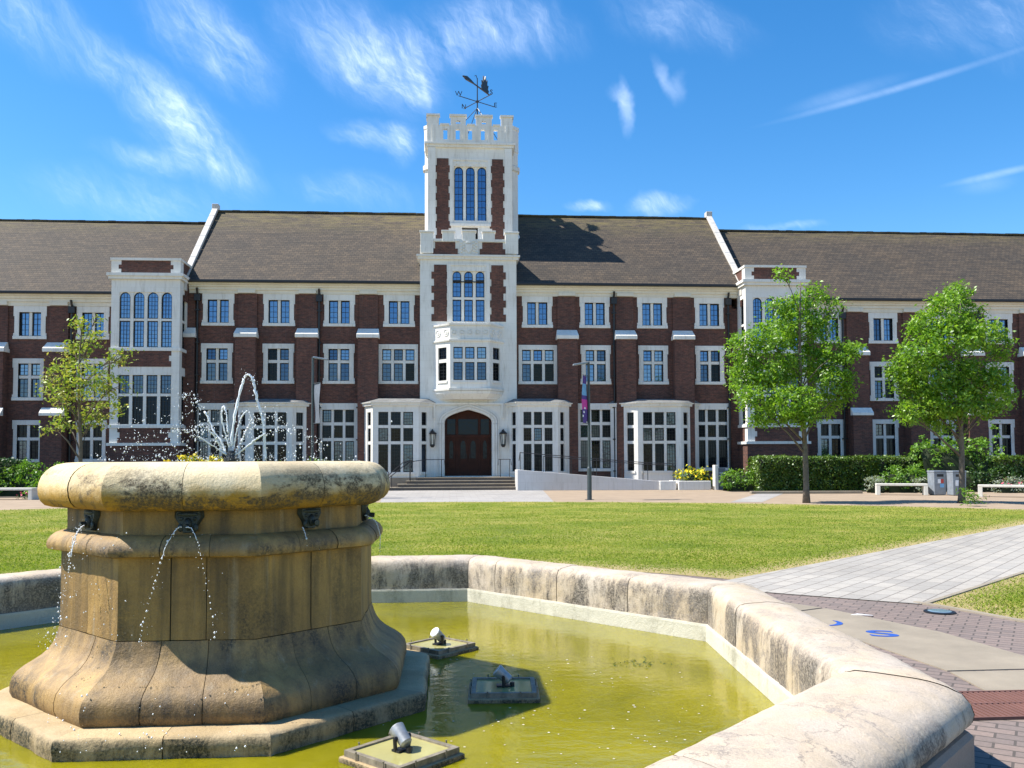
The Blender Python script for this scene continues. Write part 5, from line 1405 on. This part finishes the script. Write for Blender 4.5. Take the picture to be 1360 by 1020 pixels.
def bush(name, cx, cy, w, d, h, m, n, size, label, cat='shrub', grp=None, z0=0., boxy=False, flowers=None, aspect=.5, tuft=.0):
    t = thing(name, (cx, cy, z0), label, cat, grp)
    k = n
    if boxy:
        u = rng.uniform(-1, 1, (k, 3)); f = rng.integers(0, 3, k)
        face = rng.random(k)
        u[face < .45, 1] = -1; u[(face >= .45) & (face < .85), 2] = 1; u[(face >= .85) & (face < .93), 0] = -1; u[face >= .93, 0] = 1
        P = np.stack([cx + u[:, 0] * w / 2, cy + u[:, 1] * d / 2, z0 + (u[:, 2] + 1) / 2 * h], 1)
        bumpn = np.array([noise.noise((p[0] * 1.3, p[1] * 1.3, p[2] * 1.8)) for p in P])
        P += (u * np.array([1, 1, 1])) * (bumpn * .10)[:, None] + rng.normal(size=(k, 3)) * .045
        out = u * .5
    else:
        nl = max(4, int(w * 3)); lobes = []
        for i in range(nl):
            f = (i + .5) / nl; hh = h * rng.uniform(.62, 1.); 
            lobes.append((cx + (f - .5) * w * .85 + rng.normal() * .08, cy + rng.uniform(-.3, .3) * d, z0 + hh * .55, w / nl * 1.1 + .1, d * .42, hh * .47))
        P, out = crown_points(lobes, k, .11, 16)
    P[:, 2] = np.maximum(P[:, 2], z0 + .02)
    leaf_mesh('foliage', P, size, m, t, up=.4, out=out, aspect=aspect)
    if flowers:
        fm, fn, fs = flowers;  q = P[rng.choice(len(P), fn)]; q = q[q[:, 2] > z0 + h * .35] + np.array([0, -.05, .04])
        leaf_mesh('flowers', q, fs, fm, t, up=.6, aspect=.9, kind='stuff')
    if h < .7:
        return t
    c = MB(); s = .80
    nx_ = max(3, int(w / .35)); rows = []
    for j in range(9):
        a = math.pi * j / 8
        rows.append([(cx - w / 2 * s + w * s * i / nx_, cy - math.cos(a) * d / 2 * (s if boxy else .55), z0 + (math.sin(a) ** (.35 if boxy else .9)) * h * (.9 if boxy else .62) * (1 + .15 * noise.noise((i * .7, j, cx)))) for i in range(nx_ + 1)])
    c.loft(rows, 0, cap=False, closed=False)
    c.build('foliage_core', M['core'], t)  # one solid dark core filling the bush behind its leaf shell
    return t
# clipped hedge and planting to the right
bush('hedge', 18.1, 43.2, 6.1, 1.5, 1.62, M['hedge'], 15000, .12, 'long clipped yew hedge below the right corner bay', 'hedge', boxy=True)
bush('hedge', 25.6, 43.6, 8.6, 1.4, 1.6, M['hedge'], 14000, .12, 'clipped hedge running behind the litter bins and the right tree', 'hedge', boxy=True)
bush('shrub', X_(983, 43.5, 640), 43.5, 1.9, 1.3, 1.25, M['shrub'], 2300, .13, 'bright green leafy shrub at the left end of the clipped hedge')
bush('shrub', X_(1203, 40.2, 640), 40.2, 2.4, 1.1, 1.35, M['shrub'], 2400, .13, 'leafy green herbs growing behind the left of the two white benches')
bush('shrub', X_(1160, 40.2, 640), 40.0, .8, .7, .85, M['silver'], 500, .10, 'small silvery plant beside the end of the clipped hedge')
bush('shrub', X_(1232, 39.4, 640), 39.4, .7, .6, 1.0, M['silver'], 500, .10, 'silvery plant between the left white bench and the bins')
bush('shrub', X_(1312, 40.5, 640), 40.5, 3.2, 1.4, 1.4, M['shrub_dark'], 3000, .13, 'dark green shrub behind the bins and the right bench')
bush('shrub', X_(1345, 38.9, 640), 38.9, 1.6, .7, .8, M['silver'], 900, .10, 'grey leaved plants with small pale flowers behind the right bench', flowers=(M['pink'], 60, .08))
bush('shrub', X_(1262, 41.4, 600), 41.4, 4.0, 2.0, 3.35, M['shrub'], 4200, .16, 'broad light green maple shrub behind the litter bins', tuft=1)
bush('flower_bush', X_(927, 46.6, 630), 46.6, 1.5, 1.2, 1.25, M['shrub'], 1600, .11, 'green bush with yellow flowers beside the white low wall', 'flowering bush', flowers=(M['yellow'], 520, .13))
bush('flower_bush', X_(262, 44.5, 607), 44.5, 2.9, 1.5, 2.12, M['shrub'], 3000, .12, 'yellow topped bush seen just over the bowl rim, behind the jets', 'flowering bush', flowers=(M['yellow'], 2600, .15))
bush('shrub', X_(385, 45.4, 607), 45.4, 4.2, 1.0, 1.72, M['shrub'], 2600, .12, 'low green plants seen just over the right half of the bowl rim')
# planting to the left
bush('hedge', X_(-8, 43.6, 630), 43.6, 2.6, 1.5, 1.65, M['shrub_dark'], 3600, .12, 'dark clipped hedge at the far left edge behind the bench', 'hedge', boxy=True)
bush('shrub', X_(48, 43.2, 630), 43.2, 3.6, 1.6, 1.72, M['shrub'], 4600, .13, 'wide bright green shrub under the left wing windows')
bush('shrub', X_(150, 43.6, 610), 43.9, 5.2, 1.4, 1.52, M['shrub'], 3200, .13, 'green shrub behind the left half of the bowl')
bush('shrub', X_(65, 41.2, 645), 41.2, 2.0, .9, .85, M['shrub'], 1500, .12, 'low green shrub in front of the wide shrub on the left')
bush('flower_bush', X_(62, 39.9, 655), 39.9, 2.2, .5, .32, M['shrub_dark'], 700, .09, 'low bed of pink flowers beside the left bench', 'flowers', flowers=(M['pink'], 520, .09))
p = atZ(1281, 672); bush('grass_tuft', p[0] + .12, p[1] - .2, .5, .4, .62, M['shrub'], 170, .16, 'tuft of fresh shoots at the foot of the right tree', 'tuft', aspect=.2)
# grass blades over the lawn that the photo looks across
def grass(n, z0_, z1_):
    Zd = 1 / rng.uniform(1 / z1_, 1 / z0_, n); s = rng.uniform(-.66, .66, n); x = Zd * s
    X = x * math.cos(TH) + Zd * math.sin(TH); Y = -x * math.sin(TH) + Zd * math.cos(TH)
    r = np.hypot(X - FC[0], Y - FC[1])
    d = (X - P1[0]) * -dpa.y + (Y - P1[1]) * dpa.x; w = (P3[0] - P1[0]) * -dpa.y + (P3[1] - P1[1]) * dpa.x
    k = (r > 7.5) & (r < 27.55) & ~((d < .03) & (d > w - .04)); 
    pe = np.minimum(np.abs(d), np.abs(d - w)); pe = np.where((d < .03) & (d > w - .04), 0, pe)
    k &= rng.random(n) < np.clip(.12 + (r - 7.5) / 1.3, 0, 1) * np.clip(.15 + pe / .7, 0, 1)
    return X[k], Y[k], Zd[k]
X, Y, Zd = grass(330000, 9., 34.)
pn = np.array([noise.noise((a * .8, b * .8, 0)) for a, b in zip(X, Y)])
h = (.014 + .020 * rng.random(len(X))) * (1 + .3 * pn); wd_ = .0055 * (1 + Zd / 12.); an = rng.uniform(0, 6.283, len(X)); ln_ = rng.normal(size=(len(X), 2)) * .02
v = np.stack([np.stack([X - wd_ * np.cos(an), Y - wd_ * np.sin(an), np.full_like(X, .004)], 1), np.stack([X + wd_ * np.cos(an), Y + wd_ * np.sin(an), np.full_like(X, .004)], 1), np.stack([X + ln_[:, 0], Y + ln_[:, 1], h], 1)], 1).reshape(-1, 3)
me = bpy.data.meshes.new('grass'); n = len(X); me.vertices.add(3 * n); me.vertices.foreach_set('co', v.ravel()); me.loops.add(3 * n); me.loops.foreach_set('vertex_index', np.arange(3 * n)); me.polygons.add(n); me.polygons.foreach_set('loop_start', np.arange(n) * 3)
me.materials.append(M['grass']); me.update(calc_edges=True)
go = bpy.data.objects.new('grass', me); COL.objects.link(go); go['kind'] = 'stuff'

# ================================================================== STREET FURNITURE
def lamp_post(x, y, H, head_dir, ban, bmats, label):
    t = thing('lamp_post', (x, y, 0), label, 'lamp post', 'lamp posts before the hall')
    a = MB(); a.tube([(x, y, 0), (x, y, 1.25), (x, y, 1.32), (x, y, H)], [.095, .09, .06, .05], 12); a.box(x - .16, x + .16, y - .16, y + .16, 0, .02); a.build('pole', M['grey_metal'], t)
    h_ = MB(); d = head_dir
    h_.hexa([(x + d * .02, y - .11, H - .06), (x + d * .62, y - .13, H - .14), (x + d * .62, y + .13, H - .14), (x + d * .02, y + .11, H - .06)],
            [(x + d * .02, y - .11, H + .02), (x + d * .62, y - .12, H - .08), (x + d * .62, y + .12, H - .08), (x + d * .02, y + .11, H + .02)])
    o = h_.build('lamp_head', M['bin'], t, bevel=.015); fix_normals(o)
    zt_, zb_, ang, wd2, sd3 = ban
    c, s = math.cos(ang), math.sin(ang)
    b = MB(); cols = 5; n = 24
    def bp(u, z): 
        wob = .03 * math.sin(z * 3.1 + u * 2)
        return (x + sd3 * .07 + sd3 * u * wd2 * c - s * wob, y - u * wd2 * s * 1. - c * wob, z)
    rows = [[bp(k / cols, zb_ + (zt_ - zb_) * j / n) for k in range(cols + 1)] for j in range(n + 1)]
    nv = 0
    for j in range(n):
        f = j / n; m_ = 0
        if len(bmats) > 1:
            m_ = 1 if .55 < f < .82 else (2 if .28 < f < .46 else 0)
        for k in range(cols):
            mm = m_ if not (len(bmats) > 1 and ((j * 7 + k * 3) % 11 == 0) and f < .3) else (3 if len(bmats) > 3 else 0)
            b.add([rows[j][k], rows[j][k + 1], rows[j + 1][k + 1], rows[j + 1][k]], [(0, 1, 2, 3)], mm)
    b.build('banner', bmats, t, smooth=True)
    r = MB()
    for z in (zt_ + .02, zb_ - .02): r.tube([(x, y, z), bp(1.05, z)], .014, 6)
    r.build('banner_arm', M['grey_metal'], t)
    return t
p = atZ(783, 664); H_ = Z_(481, p[1], 780)
lamp_post(p[0], p[1], H_, -1, (Z_(500, p[1], 780), Z_(562, p[1], 780), R(62), .56, -1), [M['purple'], M['blue'], M['magenta'], M['paper']], 'dark slim lamp post with a purple and blue banner on the lawn edge')
p = atZ(414.5, 662); H_ = Z_(474, p[1], 414)
lamp_post(p[0], p[1], H_, 1, (Z_(510, p[1], 415), Z_(562, p[1], 415), R(60), .6, 1), [M['banner_grey']], 'dark slim lamp post with a pale grey banner, rising behind the fountain bowl')
def bench(x0, y0, x1, y1, label, depth=.5):
    t = thing('bench', ((x0 + x1) / 2, (y0 + y1) / 2, 0), label, 'bench', 'white benches along the plaza')
    L = math.hypot(x1 - x0, y1 - y0); a = math.atan2(y1 - y0, x1 - x0)
    s = MB().set((x0, y0, 0), a); s.box(0, L, 0, depth, .40, .50); s.build('seat', M['bench'], t, bevel=.015)
    for u in (0.001, L - .17):
        l = MB().set((x0, y0, 0), a); l.box(u, u + .169, .002, depth - .002, 0, .399); l.build('leg', M['bench'], t, bevel=.012)
p, q = atZ(1164, 657.5), atZ(1233, 658); bench(p[0], p[1], q[0], q[1], 'low white concrete bench in front of the herbs, left of the litter bins')
p, q = atZ(1299, 660), atZ(1368, 661); bench(p[0], p[1], q[0], q[1], 'low white concrete bench cut by the right picture edge')
p, q = atZ(-24, 664), atZ(42, 664); bench(p[0], p[1], q[0], q[1], 'low pale bench at the far left, in front of the green shrubs')
def litter_bin(px0, px1, py, label, st_):
    p, q = atZ(px0, py), atZ(px1, py); w = q[0] - p[0]; x, y = p[0], p[1]
    t = thing('litter_bin', ((p[0] + q[0]) / 2, y, 0), label, 'litter bin', 'grey litter bins by the right tree')
    b = MB(); b.hexa([(x + .02, y + .02, .03), (x + w - .02, y + .02, .03), (x + w - .02, y + .52, .03), (x + .02, y + .52, .03)], [(x, y, .98), (x + w, y, .98), (x + w, y + .54, .98), (x, y + .54, .98)])
    b.box(x + .05, x + w - .05, y + .05, y + .49, 0, .029); b.build('bin_body', M['bin'], t, bevel=.02)
    l = MB(); l.box(x - .015, x + w + .015, y - .02, y + .56, .981, 1.06); l.build('lid', M['bin'], t, bevel=.02)
    k = MB(); k.box(x + .14, x + w - .14, y - .004, y + .02, .80, .91); k.build('slot', M['black'], t)
    for nm, m, x0, x1, z0, z1 in st_:
        g = MB(); g.box(x + w * x0, x + w * x1, y + .001, y + .016, z0, z1); g.build(nm, m, t)
litter_bin(1241, 1259.5, 658, 'grey litter bin with a red and white and a blue sticker', [('sticker', M['paper'], .3, .53, .52, .70), ('sticker', M['red'], .54, .76, .52, .70), ('sticker', M['blue'], .48, .78, .34, .50)])
litter_bin(1266, 1286, 658.5, 'grey litter bin with one white sticker, partly behind the tree trunk', [('sticker', M['paper'], .2, .45, .42, .66)])
# notice board by the yellow bush
x, y = X_(949, 45.2, 650), 45.2
t = thing('notice_board', (x, y, 0), 'grey upright notice slab with a white end post beside the yellow bush', 'sign')
b = MB(); b.box(x, x + .18, y - .12, y + .3, 0, 1.28); b.build('post', M['white'], t, bevel=.01)
b = MB(); b.hexa([(x + .2, y, 0), (x + .62, y + .15, 0), (x + .62, y + .25, 0), (x + .2, y + .1, 0)], [(x + .2, y, 1.12), (x + .62, y + .15, 1.12), (x + .62, y + .25, 1.12), (x + .2, y + .1, 1.12)]); b.build('panel', M['board'], t)
b = MB()
for k, l in enumerate((.30, .22, .3, .18)):
    z = .85 - k * .14; b.hexa([(x + .25, y + .006, z), (x + .25 + l, y + .006 + l * .357, z), (x + .25 + l, y + .02 + l * .357, z), (x + .25, y + .02, z)], [(x + .25, y + .006, z + .04), (x + .25 + l, y + .006 + l * .357, z + .04), (x + .25 + l, y + .02 + l * .357, z + .04), (x + .25, y + .02, z + .04)])
b.build('printed_lines', M['paper'], t)
# stone edge of the planting bed
p, q = atZ(998, 656), atZ(1146, 655.5)
b = MB(); b.hexa([(p[0], p[1], 0), (q[0], q[1], 0), (q[0], q[1] + .25, 0), (p[0], p[1] + .25, 0)], [(p[0], p[1], .12), (q[0], q[1], .12), (q[0], q[1] + .25, .12), (p[0], p[1] + .25, .12)])
tag(b.build('stone_kerb', M['slab'], None, bevel=.015, loc=(p[0], p[1], 0)), 'low stone kerb along the foot of the clipped hedge', 'kerb')
soil = simple('planting_soil', (.06, .045, .03), .95)
sheet('planting_bed', [(13.6, 42.2), (34, 38.6), (36, 49.5), (14, 49.5)], .006, soil); sheet('planting_bed', [(-34, 39.6), (-5.6, 42.5), (-5.6, 49.6), (-34, 49.6)], .006, soil)

# ================================================================== LIGHT, SKY, CAMERA
EL, AZ = 53., 1.5                              # sun: from the left, a little behind the front
ts = Vector((-math.cos(R(EL)) * math.cos(R(AZ)), math.cos(R(EL)) * math.sin(R(AZ)), math.sin(R(EL))))
sd = bpy.data.lights.new('sun', 'SUN'); sd.energy = 5.; sd.angle = R(.53); sd.color = (1, .95, .86)
so = bpy.data.objects.new('sun', sd); COL.objects.link(so); so.rotation_mode = 'QUATERNION'; so.rotation_quaternion = (-ts).to_track_quat('-Z', 'Y'); so.location = ts * 60
wld = bpy.data.worlds.new('World'); scn.world = wld; wld.use_nodes = True
nt = wld.node_tree; bg = nt.nodes['Background']
sky = N(nt, 'ShaderNodeTexSky', sky_type='NISHITA'); sky.sun_disc = False; sky.sun_elevation = R(EL); sky.sun_rotation = R(-(90 - AZ))
sky.air_density = 1.0; sky.dust_density = .3; sky.ozone_density = 3.0; sky.altitude = 50
hs = N(nt, 'ShaderNodeHueSaturation', inp={'Hue': .5, 'Saturation': SKY_SAT, 'Value': 1.1}); nt.links.new(sky.outputs[0], hs.inputs['Color'])
tc = N(nt, 'ShaderNodeTexCoord'); sx = N(nt, 'ShaderNodeSeparateXYZ'); nt.links.new(tc.outputs['Generated'], sx.inputs[0])
az = math_(nt, 'ARCTAN2', sx.outputs[0], sx.outputs[1]); el = math_(nt, 'ARCSINE', sx.outputs[2])
cv = N(nt, 'ShaderNodeCombineXYZ'); nt.links.new(az, cv.inputs[0]); nt.links.new(el, cv.inputs[1]); V = cv.outputs[0]
def ae(px, py):
    d = Vector(ray(px, py)).normalized(); return (math.atan2(d.x, d.y), math.asin(d.z))
warp = N(nt, 'ShaderNodeTexNoise', inp={'Scale': 7., 'Detail': 5., 'Roughness': .6}); nt.links.new(V, warp.inputs['Vector'])
wv_ = N(nt, 'ShaderNodeVectorMath', operation='MULTIPLY_ADD'); nt.links.new(warp.outputs['Color'], wv_.inputs[0]); wv_.inputs[1].default_value = (.06, .06, 0); wv_.inputs[2].default_value = (-.03, -.03, 0)
wadd = N(nt, 'ShaderNodeVectorMath', operation='ADD'); nt.links.new(V, wadd.inputs[0]); nt.links.new(wv_.outputs[0], wadd.inputs[1]); VW = wadd.outputs[0]
def blob(px, py, rx, ry, rot, s, v=None):
    m = N(nt, 'ShaderNodeMapping', vector_type='TEXTURE'); c = ae(px, py)
    m.inputs['Location'].default_value = (c[0], c[1], 0); m.inputs['Rotation'].default_value = (0, 0, R(rot)); m.inputs['Scale'].default_value = (rx / F_, ry / F_, 1)
    nt.links.new(v or VW, m.inputs[0]); l = N(nt, 'ShaderNodeVectorMath', operation='LENGTH'); nt.links.new(m.outputs[0], l.inputs[0])
    q = N(nt, 'ShaderNodeMapRange', interpolation_type='SMOOTHSTEP', inp={1: 0., 2: 1., 3: s, 4: 0.}); nt.links.new(l.outputs['Value'], q.inputs[0]); return q.outputs[0]
tot = None
for b in ((205, 118, 110, 42, -28, .75), (262, 185, 120, 48, -35, .7), (240, 215, 120, 22, -8, .55), (280, 45, 130, 62, -30, .7), (480, 65, 150, 70, -25, .75), (600, 45, 170, 50, 8, .65), (545, 105, 45, 80, 10, .45), (505, 185, 80, 26, -12, .6), (528, 200, 30, 36, 20, .4),
          (180, 265, 170, 50, -5, .3), (40, 30, 120, 50, -15, .4), (700, 40, 110, 40, -6, .35), (900, 25, 130, 40, -20, .3), (1320, 25, 170, 60, -12, .28), (780, 270, 36, 12, 3, .8), (874, 266, 55, 18, 3, .85), (470, 255, 120, 30, -10, .25), (1040, 303, 60, 8, 2, .5)):
    o_ = blob(*b); tot = o_ if tot is None else math_(nt, 'ADD', tot, o_)
def fibres(rot, sx_, sy_, scale, seed):
    m = N(nt, 'ShaderNodeMapping', vector_type='TEXTURE'); m.inputs['Rotation'].default_value = (0, 0, R(rot)); m.inputs['Scale'].default_value = (1 / sx_, 1 / sy_, 1); m.inputs['Location'].default_value = (seed, seed * .7, 0)
    nt.links.new(VW, m.inputs[0]); return noise_(nt, m.outputs[0], scale, 12, .68, .5)
f1 = fibres(-58, .9, 5., 9., 3.); f2 = fibres(-30, .9, 4.5, 12., 8.); f3 = fibres(-50, 1., 2.2, 16., 1.)
ff = ramp(nt, math_(nt, 'ADD', math_(nt, 'MULTIPLY', f1, .55), math_(nt, 'MULTIPLY', f2, .45)), [(.36, 0.), (.5, .3), (.70, 1.)])
f3r = ramp(nt, f3, [(.36, 0.), (.64, 1.)])
cl = math_(nt, 'MULTIPLY', tot, math_(nt, 'ADD', math_(nt, 'MULTIPLY', ff, math_(nt, 'ADD', math_(nt, 'MULTIPLY', f3r, .65), .42)), math_(nt, 'MULTIPLY', f3, .12)))
# compact wisps and the old vapour trail on the right
ext_ = None
for b in ((833, 130, 12, 42, 8, .75), (826, 115, 26, 14, -40, .5), (886, 105, 13, 36, 20, .55), (903, 115, 16, 26, -10, .35), (1190, 118, 190, 6, 7.5, .38), (1120, 126, 90, 13, 8, .22), (1325, 231, 70, 6, 5, .42), (560, 118, 7, 40, 14, .5), (1310, 245, 40, 14, 0, .2)):
    m_ = blob(*b[:6], V if b[0] > 1000 else None); ext_ = m_ if ext_ is None else math_(nt, 'ADD', ext_, m_)
cl = math_(nt, 'ADD', cl, math_(nt, 'MULTIPLY', ext_, math_(nt, 'ADD', math_(nt, 'MULTIPLY', f3, .7), .0)))
cl = math_(nt, 'MINIMUM', math_(nt, 'MULTIPLY', cl, .78), .85)
skyc = mix(nt, cl, hs.outputs['Color'], SKY_CLOUD)
nt.links.new(skyc, bg.inputs[0]); bg.inputs[1].default_value = SKY_STR
cd = bpy.data.cameras.new('camera'); co = bpy.data.objects.new('camera', cd); COL.objects.link(co)
co.matrix_world = Matrix.Translation((0, 0, EYE)) @ Matrix.Rotation(-TH, 4, 'Z') @ Matrix.Rotation(R(90) + PHI, 4, 'X') @ Matrix.Rotation(-ROLL, 4, 'Z')
cd.sensor_width = 36; cd.lens = F_ / 1360 * 36; cd.shift_y = (CY - 510) / 1360; cd.clip_end = 1500; cd.clip_start = .05
scn.camera = co
scn.render.engine = 'CYCLES'
scn.cycles.max_bounces = 6; scn.cycles.transparent_max_bounces = 8; scn.cycles.use_denoising = True
try: scn.cycles.denoiser = 'OPENIMAGEDENOISE'
except Exception: pass
vs = scn.view_settings; vs.view_transform = 'Standard'; vs.look = 'None'; vs.exposure = EXPO; vs.gamma = 1; vs.use_curve_mapping = False
